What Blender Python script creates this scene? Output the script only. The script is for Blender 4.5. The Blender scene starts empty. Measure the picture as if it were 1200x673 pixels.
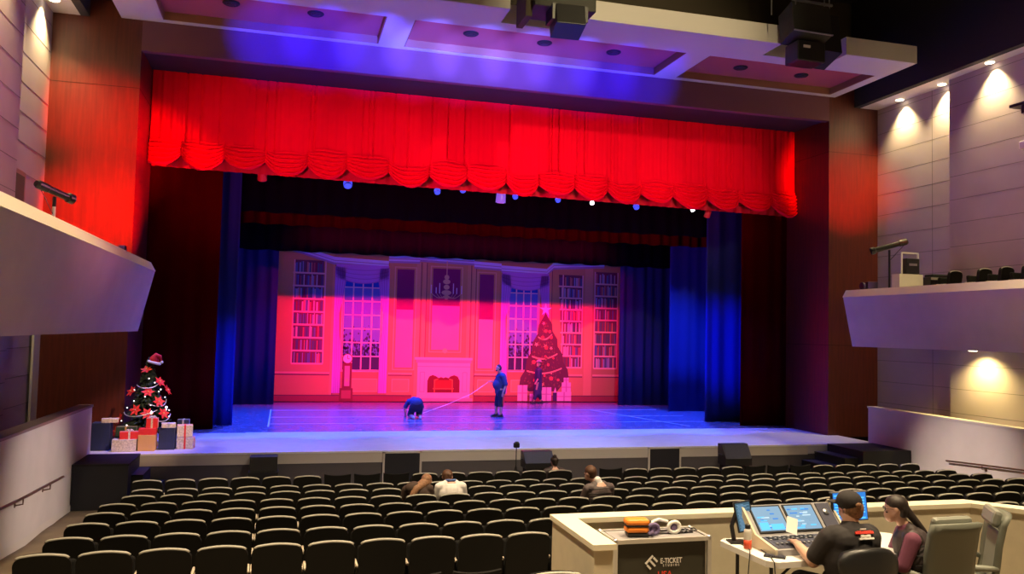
import bpy, bmesh, math, random
from mathutils import Vector, Matrix, Euler, Quaternion
random.seed(7)
SC = bpy.context.scene
COL = SC.collection
PI = math.pi

# ---------------------------------------------------------------- materials
def mat(name, col, rough=0.6, metal=0.0, emit=None, estr=0.0, spec=0.5, noise=0.0, nscale=8.0, bump=0.0, bscale=40.0, sheen=0.0, stretch=None):
    m = bpy.data.materials.new(name); m.use_nodes = True
    nt = m.node_tree; b = nt.nodes['Principled BSDF']
    b.inputs['Base Color'].default_value = (*col, 1)
    b.inputs['Roughness'].default_value = rough
    b.inputs['Metallic'].default_value = metal
    b.inputs['Specular IOR Level'].default_value = spec
    if sheen: b.inputs['Sheen Weight'].default_value = sheen
    if emit:
        b.inputs['Emission Color'].default_value = (*emit, 1); b.inputs['Emission Strength'].default_value = estr
    tc = None
    if noise or bump:
        tc = nt.nodes.new('ShaderNodeTexCoord'); mp = nt.nodes.new('ShaderNodeMapping')
        nt.links.new(tc.outputs['Object'], mp.inputs['Vector'])
        if stretch: mp.inputs['Scale'].default_value = stretch
    if noise:
        n = nt.nodes.new('ShaderNodeTexNoise'); n.inputs['Scale'].default_value = nscale; n.inputs['Detail'].default_value = 4
        nt.links.new(mp.outputs['Vector'], n.inputs['Vector'])
        r = nt.nodes.new('ShaderNodeValToRGB')
        r.color_ramp.elements[0].position = 0.3; r.color_ramp.elements[1].position = 0.7
        r.color_ramp.elements[0].color = (*[c*(1-noise) for c in col], 1)
        r.color_ramp.elements[1].color = (*[min(1, c*(1+noise)) for c in col], 1)
        nt.links.new(n.outputs['Fac'], r.inputs['Fac']); nt.links.new(r.outputs['Color'], b.inputs['Base Color'])
    if bump:
        n2 = nt.nodes.new('ShaderNodeTexNoise'); n2.inputs['Scale'].default_value = bscale
        nt.links.new(mp.outputs['Vector'], n2.inputs['Vector'])
        bp = nt.nodes.new('ShaderNodeBump'); bp.inputs['Strength'].default_value = bump; bp.inputs['Distance'].default_value = 0.02
        nt.links.new(n2.outputs['Fac'], bp.inputs['Height']); nt.links.new(bp.outputs['Normal'], b.inputs['Normal'])
    return m

M = {}
M['concrete'] = mat('house_floor', (0.16,0.12,0.075), 0.8, noise=0.2, nscale=3)
M['plaster'] = mat('pale_plaster', (0.62,0.58,0.53), 0.7, noise=0.05, nscale=1.5)
M['wallpanel'] = mat('wall_panel_plaster', (0.37,0.31,0.31), 0.75, noise=0.05, nscale=1.0)
M['woodjoint'] = mat('wood_joint', (0.012,0.006,0.004), 0.9)
M['joint'] = mat('panel_joint', (0.17,0.15,0.145), 0.9)
M['cream'] = mat('cream_paint', (0.62,0.55,0.40), 0.55, noise=0.04)
M['creamtop'] = mat('cream_laminate', (0.80,0.74,0.56), 0.4)
M['woodred'] = mat('cherry_wood', (0.08,0.013,0.006), 0.42, noise=0.25, nscale=2.5, stretch=(6,6,0.4))
M['black'] = mat('matt_black', (0.012,0.012,0.013), 0.8)
M['ceil'] = mat('dark_ceiling', (0.02,0.018,0.02), 0.9)
M['dkbrown'] = mat('dark_brown_wall', (0.07,0.055,0.035), 0.8)
M['velvet'] = mat('black_velvet', (0.0025,0.0025,0.003), 0.9, spec=.04)
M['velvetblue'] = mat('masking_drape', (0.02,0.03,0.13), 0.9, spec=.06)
M['velvetred'] = mat('dark_maroon_drape', (0.06,0.001,0.001), 0.95, spec=0)
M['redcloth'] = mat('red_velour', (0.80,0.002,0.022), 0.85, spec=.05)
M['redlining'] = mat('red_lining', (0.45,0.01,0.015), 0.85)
M['soffit'] = mat('white_soffit', (0.58,0.56,0.54), 0.7)
M['redpanel'] = mat('recess_red_panel', (0.42,0.10,0.10), 0.6)
M['recessedge'] = mat('recess_brown_edge', (0.25,0.12,0.06), 0.7)
M['apron'] = mat('apron_boards', (0.55,0.54,0.58), 0.55, noise=0.05, nscale=3)
M['marley'] = mat('dance_floor', (0.16,0.15,0.20), 0.26, noise=0.25, nscale=5)
M['tape'] = mat('floor_tape', (0.7,0.68,0.72), 0.5)
M['fascia'] = mat('stage_fascia', (0.62,0.58,0.50), 0.6)
M['fasciadk'] = mat('stage_front_carpet', (0.11,0.10,0.10), 0.85)
M['header'] = mat('header_paint', (0.14,0.05,0.075), 0.7)
M['lip'] = mat('stage_edge_trim', (0.85,0.85,0.85), 0.4)
M['navypanel'] = mat('navy_panel', (0.018,0.019,0.024), 0.6)
M['seatfab'] = mat('black_upholstery', (0.008,0.0075,0.007), 0.9, spec=.2)
M['seatshell'] = mat('black_seat_shell', (0.008,0.0075,0.006), 0.8, spec=.2)
M['rim'] = mat('grey_rim_highlight', (0.36,0.34,0.29), 0.45)  # pale grey paints the highlight along the black seat backs' top edge
M['armwood'] = mat('pale_armrest', (0.55,0.47,0.36), 0.5)
M['metaldk'] = mat('dark_metal', (0.04,0.04,0.04), 0.4, metal=0.6)
M['metal'] = mat('brushed_metal', (0.6,0.6,0.6), 0.3, metal=0.9)
M['alu'] = mat('aluminium_edge', (0.62,0.60,0.56), 0.35, metal=0.5)
M['caseblack'] = mat('case_laminate', (0.035,0.033,0.022), 0.5)
M['white'] = mat('white_plastic', (0.82,0.80,0.76), 0.4)
M['paper'] = mat('paper', (0.9,0.88,0.86), 0.8)
M['plastic'] = mat('black_plastic', (0.015,0.015,0.016), 0.4)
M['grille'] = mat('speaker_grille', (0.03,0.03,0.025), 0.7, noise=0.4, nscale=60)
M['railmetal'] = mat('bronze_rail', (0.18,0.11,0.08), 0.35, metal=0.6)
M['capwood'] = mat('ledge_wood', (0.20,0.14,0.10), 0.5)
M['lampglow'] = mat('lit_downlight', (1,1,1), 0.5, emit=(1,0.86,0.55), estr=14)
M['trim_w'] = mat('downlight_trim', (0.7,0.68,0.6), 0.5)
M['darkhole'] = mat('dark_downlight', (0.008,0.008,0.008), 0.6)
M['skin'] = mat('skin', (0.62,0.36,0.26), 0.5)
M['hairbrown'] = mat('brown_hair', (0.10,0.045,0.022), 0.6, noise=0.4, nscale=60, stretch=(4,4,.4))
M['hairlight'] = mat('light_brown_hair', (0.26,0.13,0.065), 0.6, noise=0.4, nscale=60)
M['hairdark'] = mat('dark_hair', (0.028,0.018,0.015), 0.55, noise=0.3, nscale=60)
M['navy'] = mat('navy_cotton', (0.05,0.07,0.16), 0.85)
M['navydk'] = mat('dark_shorts', (0.02,0.022,0.05), 0.85)
M['stripe'] = mat('orange_red_stripe', (0.65,0.12,0.06), 0.8)
M['tshirt'] = mat('black_cotton', (0.025,0.021,0.022), 0.85)
M['printred'] = mat('red_print', (0.75,0.05,0.03), 0.6)
M['printwhite'] = mat('white_print', (0.75,0.72,0.66), 0.6)
M['purple'] = mat('plum_knit', (0.17,0.045,0.085), 0.85)
M['vestbrown'] = mat('dark_quilted_vest', (0.05,0.035,0.035), 0.6)
M['vestgrey'] = mat('grey_brown_puffer', (0.10,0.075,0.07), 0.6)
M['vestseam'] = mat('puffer_seam', (0.03,0.022,0.02), 0.7)
M['plaid'] = mat('pale_shirt', (0.38,0.28,0.23), 0.85, noise=0.5, nscale=25)
M['whitecloth'] = mat('white_cloth', (0.80,0.76,0.72), 0.85)
M['bluecloth'] = mat('blue_collar', (0.10,0.17,0.4), 0.85)
M['browncoat'] = mat('brown_coat', (0.06,0.035,0.025), 0.85)
M['jean'] = mat('dark_trousers', (0.03,0.035,0.05), 0.85)
M['greychair'] = mat('sage_grey_vinyl', (0.17,0.18,0.145), 0.5)
M['greychairlt'] = mat('sage_grey_vinyl_light', (0.27,0.28,0.235), 0.5)
M['orange'] = mat('orange_shell_case', (0.85,0.24,0.02), 0.5)
M['violetcloth'] = mat('violet_strap', (0.16,0.12,0.25), 0.7)
M['screenblue'] = mat('lit_screen_blue', (0.02,0.05,0.1), 0.3, emit=(0.02,0.22,0.75), estr=1.0)
M['screencyan'] = mat('lit_screen_rows', (0.02,0.05,0.1), 0.3, emit=(0.10,0.55,0.95), estr=1.3)
M['screendim'] = mat('lit_screen_dim', (0.02,0.03,0.04), 0.3, emit=(0.05,0.13,0.19), estr=0.9)
M['screenpale'] = mat('lit_screen_pale', (0.05,0.07,0.1), 0.3, emit=(0.22,0.42,0.62), estr=0.9)
M['screenwhite'] = mat('lit_screen_white', (0.1,0.1,0.1), 0.3, emit=(0.5,0.75,0.9), estr=1.0)
M['consolegrey'] = mat('console_grey', (0.30,0.29,0.30), 0.45)
M['consoledk'] = mat('console_dark', (0.06,0.06,0.09), 0.45)
M['bottlewhite'] = mat('bottle_white', (0.7,0.68,0.62), 0.35)
M['bottlered'] = mat('bottle_label_red', (0.7,0.08,0.03), 0.5)
M['needles'] = mat('tree_needles', (0.012,0.03,0.018), 0.8)
M['poinsettia'] = mat('poinsettia_red', (0.62,0.02,0.015), 0.6)
M['hatred'] = mat('hat_felt_red', (0.75,0.02,0.02), 0.8)
M['hatwhite'] = mat('hat_fleece_white', (0.85,0.82,0.82), 0.9)
M['ribbon'] = mat('silver_ribbon', (0.6,0.6,0.7), 0.35, metal=0.5)
M['bulb'] = mat('lit_fairy_bulb', (1,1,1), 0.4, emit=(0.95,0.88,0.8), estr=1.6)
M['giftwhite'] = mat('white_giftwrap', (0.62,0.55,0.50), 0.6, noise=0.3, nscale=30)
M['giftred'] = mat('red_giftwrap', (0.7,0.03,0.04), 0.5)
M['giftgold'] = mat('kraft_giftwrap', (0.6,0.34,0.14), 0.6)
M['giftnavy'] = mat('navy_giftwrap', (0.02,0.03,0.09), 0.5)
M['giftgreen'] = mat('green_giftwrap', (0.03,0.06,0.035), 0.5)
M['gold'] = mat('gold_tape', (0.6,0.4,0.12), 0.35, metal=0.4)
M['lensblue'] = mat('blue_lamp_glow', (0.02,0.02,0.2), 0.3, emit=(0.05,0.08,1.0), estr=1.2)
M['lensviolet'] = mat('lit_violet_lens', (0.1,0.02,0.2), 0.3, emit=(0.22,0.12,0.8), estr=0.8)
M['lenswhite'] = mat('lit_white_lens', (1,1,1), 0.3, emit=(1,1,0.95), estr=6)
M['lensred'] = mat('red_lamp_housing', (0.5,0.03,0.02), 0.5)
M['led'] = mat('lit_indicator', (1,1,1), 0.3, emit=(1,0.95,0.8), estr=5)
M['dressblue'] = mat('navy_dress', (0.03,0.035,0.12), 0.8)
M['straw'] = mat('pale_hat', (0.55,0.5,0.5), 0.8)

# ---------------------------------------------------------------- mesh helpers
class MB:
    def __init__(s): s.v = []; s.f = []; s.m = []; s.mats = []
    def mi(s, m):
        m = M[m] if isinstance(m, str) else m
        if m not in s.mats: s.mats.append(m)
        return s.mats.index(m)
    def add(s, vs, fs, m, X=None):
        o = len(s.v); k = s.mi(m)
        for p in vs: s.v.append(tuple(X @ Vector(p)) if X is not None else tuple(p))
        for f in fs: s.f.append([o+i for i in f]); s.m.append(k)
        return s
    def box(s, x0, x1, y0, y1, z0, z1, m, X=None, b=0.0):
        if b <= 0:
            vs = [(x0,y0,z0),(x1,y0,z0),(x1,y1,z0),(x0,y1,z0),(x0,y0,z1),(x1,y0,z1),(x1,y1,z1),(x0,y1,z1)]
            return s.add(vs, [(0,3,2,1),(4,5,6,7),(0,1,5,4),(1,2,6,5),(2,3,7,6),(3,0,4,7)], m, X)
        bm = bmesh.new(); bmesh.ops.create_cube(bm, size=1)
        for v in bm.verts:
            v.co = Vector(((x0+x1)/2+v.co.x*(x1-x0), (y0+y1)/2+v.co.y*(y1-y0), (z0+z1)/2+v.co.z*(z1-z0)))
        bmesh.ops.bevel(bm, geom=bm.edges[:], offset=b, segments=2, affect='EDGES', profile=0.5)
        bm.verts.index_update()
        s.add([v.co[:] for v in bm.verts], [[v.index for v in f.verts] for f in bm.faces], m, X); bm.free(); return s
    def prism(s, pts, ax, a0, a1, m, X=None):
        # pts: 2D outline; ax the extrusion axis
        def P(p, a):
            return (a,p[0],p[1]) if ax == 'x' else ((p[0],a,p[1]) if ax == 'y' else (p[0],p[1],a))
        n = len(pts); vs = [P(p,a0) for p in pts]+[P(p,a1) for p in pts]
        fs = [list(range(n))[::-1], list(range(n,2*n))]+[[i,(i+1)%n,n+(i+1)%n,n+i] for i in range(n)]
        return s.add(vs, fs, m, X)
    def tube(s, pts, r, m, n=8, X=None, cap=True):
        pts = [Vector(p) for p in pts]; rs = r if isinstance(r,(list,tuple)) else [r]*len(pts)
        vs = []; fs = []; up = None
        for i, p in enumerate(pts):
            d = (pts[min(i+1,len(pts)-1)]-pts[max(i-1,0)]).normalized()
            if up is None:
                a = Vector((0,0,1)) if abs(d.z) < 0.9 else Vector((1,0,0)); up = (a-d*a.dot(d)).normalized()
            else:
                up = (up-d*up.dot(d)); up = up.normalized() if up.length > 1e-6 else Vector((1,0,0))
            w = d.cross(up)
            for k in range(n):
                t = 2*PI*k/n; vs.append(p+(up*math.cos(t)+w*math.sin(t))*rs[i])
        for i in range(len(pts)-1):
            for k in range(n): fs.append([i*n+k, i*n+(k+1)%n, (i+1)*n+(k+1)%n, (i+1)*n+k])
        if cap: fs.append(list(range(n))[::-1]); fs.append([(len(pts)-1)*n+k for k in range(n)])
        return s.add(vs, fs, m, X)
    def ell(s, c, r, m, X=None, seg=16, rings=10, rot=None):
        c = Vector(c); r = (r,r,r) if isinstance(r,(int,float)) else r
        Rm = Euler(rot).to_matrix() if rot else Matrix.Identity(3)
        vs = [c+Rm@Vector((0,0,r[2]))]; fs = []
        for i in range(1, rings):
            a = PI*i/rings
            for k in range(seg):
                t = 2*PI*k/seg
                vs.append(c+Rm@Vector((r[0]*math.sin(a)*math.cos(t), r[1]*math.sin(a)*math.sin(t), r[2]*math.cos(a))))
        vs.append(c+Rm@Vector((0,0,-r[2])))
        for k in range(seg): fs.append([0, 1+k, 1+(k+1)%seg])
        for i in range(rings-2):
            for k in range(seg): fs.append([1+i*seg+k, 1+(i+1)*seg+k, 1+(i+1)*seg+(k+1)%seg, 1+i*seg+(k+1)%seg])
        o = 1+(rings-2)*seg
        for k in range(seg): fs.append([o+k, len(vs)-1, o+(k+1)%seg])
        return s.add(vs, fs, m, X)
    def cap(s, p, r0, q, r1, m, n=12):
        p = Vector(p); q = Vector(q); d = (q-p).normalized()
        pts = []; rs = []
        for a in (85,60,35,12): pts.append(p-d*r0*math.sin(math.radians(a))); rs.append(r0*math.cos(math.radians(a)))
        pts.append(p); rs.append(r0); pts.append(q); rs.append(r1)
        for a in (12,35,60,85): pts.append(q+d*r1*math.sin(math.radians(a))); rs.append(r1*math.cos(math.radians(a)))
        return s.tube(pts, rs, m, n)
    def lathe(s, prof, m, n=20, X=None):
        vs = []; fs = []
        for r, z in prof:
            for k in range(n): vs.append((r*math.cos(2*PI*k/n), r*math.sin(2*PI*k/n), z))
        for i in range(len(prof)-1):
            for k in range(n): fs.append([i*n+k, i*n+(k+1)%n, (i+1)*n+(k+1)%n, (i+1)*n+k])
        fs.append(list(range(n))[::-1]); fs.append([(len(prof)-1)*n+k for k in range(n)])
        return s.add(vs, fs, m, X)
    def build(s, name, parent=None, smooth=False, label=None):
        me = bpy.data.meshes.new(name); me.from_pydata(s.v, [], s.f)
        for m in s.mats: me.materials.append(m)
        me.polygons.foreach_set('material_index', s.m)
        if smooth: me.polygons.foreach_set('use_smooth', [True]*len(s.f))
        me.update(); o = bpy.data.objects.new(name, me); COL.objects.link(o)
        if parent: o.parent = parent
        if label: o['label'] = label
        return o

def tag(o, label, cat, group=None):
    o['label'] = label; o['category'] = cat
    if group: o['group'] = group
    return o
def thing(name, label, cat, loc=(0,0,0), rz=0, group=None):
    o = bpy.data.objects.new(name, None); COL.objects.link(o); o.empty_display_size = 0.1
    o.location = loc; o.rotation_euler = (0,0,rz); return tag(o, label, cat, group)
def struct(o): o['kind'] = 'structure'; return o
def copy_tree(o, parent=None):
    c = o.copy(); COL.objects.link(c); c.parent = parent
    for ch in o.children: copy_tree(ch, c)
    return c
def smooth_mod(o, vox, it=3):
    m = o.modifiers.new('remesh', 'REMESH'); m.mode = 'VOXEL'; m.voxel_size = vox; m.use_smooth_shade = True
    s = o.modifiers.new('smooth', 'SMOOTH'); s.factor = 0.5; s.iterations = it
    return o
def XF(loc=(0,0,0), rot=(0,0,0)): return Matrix.Translation(loc) @ Euler(rot).to_matrix().to_4x4()
def text_mesh(name, txt, size, m, parent, Xm, ext=0.001, stretch=1.0):
    cu = bpy.data.curves.new(name, 'FONT'); cu.body = txt; cu.size = size; cu.extrude = ext; cu.align_x = 'CENTER'; cu.align_y = 'CENTER'
    cu.offset = size*0.012
    t = bpy.data.objects.new(name+'_tmp', cu); COL.objects.link(t)
    bpy.context.view_layer.update()
    me = bpy.data.meshes.new_from_object(t.evaluated_get(bpy.context.evaluated_depsgraph_get()))
    bpy.data.objects.remove(t); me.name = name
    me.transform(Matrix.Diagonal((stretch,1,1,1))); me.transform(Xm)
    me.materials.clear(); me.materials.append(M[m])
    o = bpy.data.objects.new(name, me); COL.objects.link(o); o.parent = parent
    return o

ORD = ['zeroth','first','second','third','fourth','fifth','sixth','seventh','eighth','ninth','tenth','eleventh','twelfth','thirteenth','fourteenth','fifteenth','sixteenth','seventeenth','eighteenth','nineteenth','twentieth','twenty-first','twenty-second','twenty-third','twenty-fourth','twenty-fifth','twenty-sixth','twenty-seventh','twenty-eighth','twenty-ninth','thirtieth','thirty-first','thirty-second']

# ---------------------------------------------------------------- layout
XL, XR = -5.6, 17.6         # hall side walls
PL, PR = -3.62, 15.85       # proscenium opening
YP = 21.8                   # proscenium plane
YLIP = 20.0
ZS = 0.9                    # stage floor
ZSOF = 11.2
ROWS = [('H',16.5,.979,-2.268),('G',15.55,.980,-2.13),('F',14.6,1.060,-2.12),('E',13.6,1.137,-2.251),('D',12.6,1.222,-2.234),('C',11.6,1.309,-2.241),('B',10.55,1.385,-2.215),('A',9.5,1.476,-2.221)]
SH = 0.90                   # seat back height
FL = [(-3,2.3),(0,2.2),(4.5,1.35),(6.6,1.02),(8.45,.68)]+[(y,zt-SH) for _,y,zt,_ in reversed(ROWS)]+[(17.3,0.02),(18.5,0.0),(20.3,0.0)]
def floor_z(y):
    for (a,za),(b,zb) in zip(FL, FL[1:]):
        if a <= y <= b: return za+(zb-za)*(y-a)/(b-a)
    return 0.0

# ---------------------------------------------------------------- hall shell
b = MB(); vs = []; fs = []
for y, z in FL: vs += [(XL-.3,y,z),(XR+.5,y,z)]
for i in range(len(FL)-1): fs.append((2*i,2*i+1,2*i+3,2*i+2))
b.add(vs, fs, 'concrete'); n = len(vs)
b.add([(XL-.3,-3,-.3),(XR+.5,-3,-.3),(XR+.5,20.3,-.3),(XL-.3,20.3,-.3)], [(0,3,2,1)], 'concrete')
struct(b.build('floor'))

def side_wall(name, sgn, X0, X1, ysplit):
    # X0 wall plane near the stage, X1 plane of the section closer to the camera
    b = MB()
    def sec(x, y0, y1):
        a, c = (x, x+sgn*.3)
        b.box(min(a,c), max(a,c), y0, y1, -.2, 11.9, 'wallpanel')
        z = 1.9
        while z < 11.2:
            b.box(min(x-sgn*.0012, x), max(x-sgn*.004, x), y0+.01, y1-.01, z, z+.014, 'joint'); z += .635
    sec(X0, ysplit, YP+.1); sec(X1, -3, ysplit)
    yy = ysplit+.95
    b.box(min(X0-sgn*.001,X0), max(X0-sgn*.001,X0), yy, yy+.02, 1, 11.2, 'joint')
    return struct(b.build(name))
side_wall('wall_right', 1, XR, XR-.3, 18.58)
side_wall('wall_left', -1, XL, XL+.3, 18.65)
b = MB(); b.box(XL-.6, XR+.6, -3.3, -3, 0, 14.6, 'dkbrown'); struct(b.build('wall_back'))
b = MB(); b.box(XL-.6, XR+.6, -3.2, 22.3, 14.3, 14.5, 'ceil'); struct(b.build('ceiling'))
# dark wall above the proscenium header
b = MB(); b.box(XL-.6, XR+.6, 22.0, 22.3, 11.2, 14.4, 'dkbrown'); struct(b.build('wall_above_proscenium'))
# side bulkheads with the wall-washer soffit
b = MB(); b.box(16.95, 17.9, -3, 21.79, 10.95, 11.2, 'trim_w'); b.box(16.75, 16.95, -3, 21.95, 10.95, 14.4, 'ceil'); b.box(16.95,17.9,-3,21.95,11.2,14.4,'ceil')
struct(b.build('bulkhead_right'))
b = MB(); b.box(-5.85, -5.0, -3, 21.79, 11.15, 11.4, 'trim_w'); b.box(-5.0, -4.8, -3, 21.95, 11.15, 14.4, 'ceil'); b.box(-5.85,-5.0,-3,21.95,11.4,14.4,'ceil')
struct(b.build('bulkhead_left'))

# proscenium: cherry wood pillars and header
def pillar(name, x0, x1, ret):
    b = MB(); zt = 11.75
    b.box(x0, x1, YP, 24.0, ZS-.05, zt, 'woodred')
    for z in (3.6, 9.5): b.box(x0-.003, x1+.003, YP-.004, 24.0, z, z+.012, 'woodjoint')
    return struct(b.build(name))
pillar('proscenium_pillar_left', XL-.02, PL, PL)
pillar('proscenium_pillar_right', PR, XR+.02, PR)
b = MB(); b.box(PL, PR, YP, 22.0, 10.45, 11.75, 'header'); struct(b.build('proscenium_header'))
b = MB(); b.box(PL, PR, 22.0, 24.2, 10.5, 11.7, 'black'); struct(b.build('proscenium_head_void'))

# white soffit with three recessed red panels and two notches for the loudspeakers
SX = [(-4.1,-3.13),(-3.13,2.1),(2.1,2.76),(2.76,9.93),(9.93,10.6),(10.6,15.74),(15.74,16.05)]
b = MB(); YN, YF = 18.2, 22.0
RY0, RY1 = 19.6, 21.6
def slab(x0, x1, y0, y1): b.box(x0, x1, y0, y1, ZSOF, ZSOF+.47, 'soffit')
for i, (x0,x1) in enumerate(SX):
    if i % 2 == 0: slab(x0, x1, RY0, RY1)
slab(-4.1, 16.05, RY1, YF)
for x0, x1, y0 in ((-4.1,4.75,YN),(4.75,6.15,19.1),(6.15,11.85,YN),(11.85,13.85,19.1),(13.85,16.05,YN+.15)): slab(x0, x1, y0, RY0)
for i in (1,3,5):
    x0, x1 = SX[i]
    b.box(x0, x1, RY0, RY1, ZSOF+.2, ZSOF+.47, 'redpanel')
    b.box(x0, x1, RY1-.03, RY1, ZSOF+.005, ZSOF+.2, 'recessedge')
    b.box(x0, x0+.03, RY0, RY1, ZSOF+.005, ZSOF+.2, 'recessedge'); b.box(x1-.03, x1, RY0, RY1, ZSOF+.005, ZSOF+.2, 'recessedge')
struct(b.build('proscenium_soffit'))
for x, y in ((-1.49,20.45),(.46,20.48),(4.34,20.58),(6.33,20.62),(8.31,20.7),(12.17,20.73),(14.16,20.77)):
    b = MB(); b.lathe([(.17,-.02),(.2,0),(.2,.02)], 'darkhole', 24); b.lathe([(.09,-.035),(.11,-.02)], 'metaldk', 16)
    o = b.build('unlit_ceiling_downlight'); o.location = (x,y,ZSOF+.18)
    k = ['left end of leftmost red recess','right end of leftmost red recess','left end of middle red recess','centre of middle red recess','right end of middle red recess','left end of rightmost red recess','right end of rightmost red recess'][(-1.49,.46,4.34,6.33,8.31,12.17,14.16).index(x)]
    tag(o, 'round unlit black downlight at the '+k, 'downlight', 'unlit downlights in the red soffit recesses')

# ---------------------------------------------------------------- stage
b = MB()
b.box(-4.1, 16.2, YLIP, 23.65, .65, ZS, 'apron')
b.box(-4.1, 16.2, YLIP-.02, YLIP+.05, .86, ZS+.004, 'lip')
b.box(-3.0, 13.9, YLIP-.01, YLIP+.02, .63, .86, 'fascia')
b.box(-4.1, 16.2, YLIP+.005, YLIP+.3, 0, .65, 'fasciadk')
struct(b.build('stage_apron'))
b = MB(); b.box(-9, 21, 23.65, 36, .6, ZS, 'marley')
for y in (25.7, 27.55, 29.8): b.box(-.3, 14, y, y+.05, ZS, ZS+.002, 'tape')
b.box(-.9, 15, 23.65, 23.72, ZS, ZS+.002, 'tape')
b.box(-.36, -.31, 25.0, 30.1, ZS, ZS+.002, 'tape')
b.add([(12.6,24.4,ZS+.002),(12.66,24.4,ZS+.002),(11.3,29.8,ZS+.002),(11.24,29.8,ZS+.002)], [(0,1,2,3)], 'tape')
struct(b.build('stage_floor'))
b = MB(); b.box(-9.2,-9,24,36.2,0,14,'black'); b.box(21,21.2,24,36.2,0,14,'black'); b.box(-9.2,21.2,36,36.2,0,14,'black')
b.box(-9.2,21.2,24,36.2,14,14.2,'black'); b.box(-9.2,PL-.3,24.01,24.15,0,14,'black'); b.box(PR+.3,21.2,24.01,24.15,0,14,'black'); b.box(PL-.4,PR+.4,24.16,24.2,10.6,14,'black')
struct(b.build('stage_house_walls'))

def drape(name, x0, x1, y, z0, z1, m, fold=.3, amp=.07, ang=0.0, label=None, cat='curtain', group=None, hem=0.0, seed=1, thick=True):
    rnd = random.Random(seed); nx = max(8, int((x1-x0)/fold*8)); b = MB(); vs = []; fs = []
    ph = [rnd.uniform(0,6.28) for _ in range(3)]
    nz = 6
    for j in range(nz+1):
        for i in range(nx+1):
            u = i/nx; X = x0+(x1-x0)*u; s = X/fold*2*PI
            d = amp*(math.sin(s+.6*math.sin(s*.37+ph[0]))+.4*math.sin(s*.53+ph[1]))
            z = z0+(z1-z0)*j/nz
            if j == 0 and hem: z += hem*math.sin(s*.5+ph[2])
            vs.append((X, y+d*(1-.35*j/nz)+(X-x0)*math.tan(ang), z))
    for j in range(nz):
        for i in range(nx): fs.append((j*(nx+1)+i, j*(nx+1)+i+1, (j+1)*(nx+1)+i+1, (j+1)*(nx+1)+i))
    b.add(vs, fs, m); o = b.build(name, smooth=True)
    sm = o.modifiers.new('thickness','SOLIDIFY'); sm.thickness = .012
    return tag(o, label, cat, group)

drape('tormentor_curtain', PL-.1, -1.8, 24.45, ZS, 10.8, 'velvetred', .5, .015, label='dark maroon side curtain just inside the left proscenium pillar', seed=2)
drape('tormentor_curtain', 14.42, PR+.4, 24.4, ZS, 10.8, 'velvetred', .5, .015, label='dark maroon side curtain just inside the right proscenium pillar', seed=3)
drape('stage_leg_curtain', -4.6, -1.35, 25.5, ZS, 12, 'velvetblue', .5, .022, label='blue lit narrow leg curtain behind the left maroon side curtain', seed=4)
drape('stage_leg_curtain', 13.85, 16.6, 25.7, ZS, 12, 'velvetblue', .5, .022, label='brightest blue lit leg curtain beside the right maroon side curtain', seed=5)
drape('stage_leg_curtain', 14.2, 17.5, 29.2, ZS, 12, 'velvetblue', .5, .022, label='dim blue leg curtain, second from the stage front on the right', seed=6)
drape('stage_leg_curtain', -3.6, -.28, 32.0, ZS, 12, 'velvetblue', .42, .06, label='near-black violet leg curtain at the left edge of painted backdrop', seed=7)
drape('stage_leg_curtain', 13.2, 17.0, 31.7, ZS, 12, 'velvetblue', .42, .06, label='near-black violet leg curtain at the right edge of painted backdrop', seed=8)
drape('border_curtain', -4, 17, 26.0, 7.2, 12, 'velvet', .5, .04, label='black overhead border curtain nearest the red valance', seed=9, hem=.02)
drape('border_curtain', -4, 17, 28.0, 7.08, 12, 'velvetred', .4, .06, label='overhead border curtain, red light painted into its cloth, showing as a thin band', seed=10, hem=.02)  # maroon cloth here paints in the red light on this border
drape('border_curtain', -4.5, 18, 31.45, 6.53, 12, 'velvet', .5, .04, label='black overhead border curtain hanging right above the painted backdrop', seed=11, hem=.02)

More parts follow.
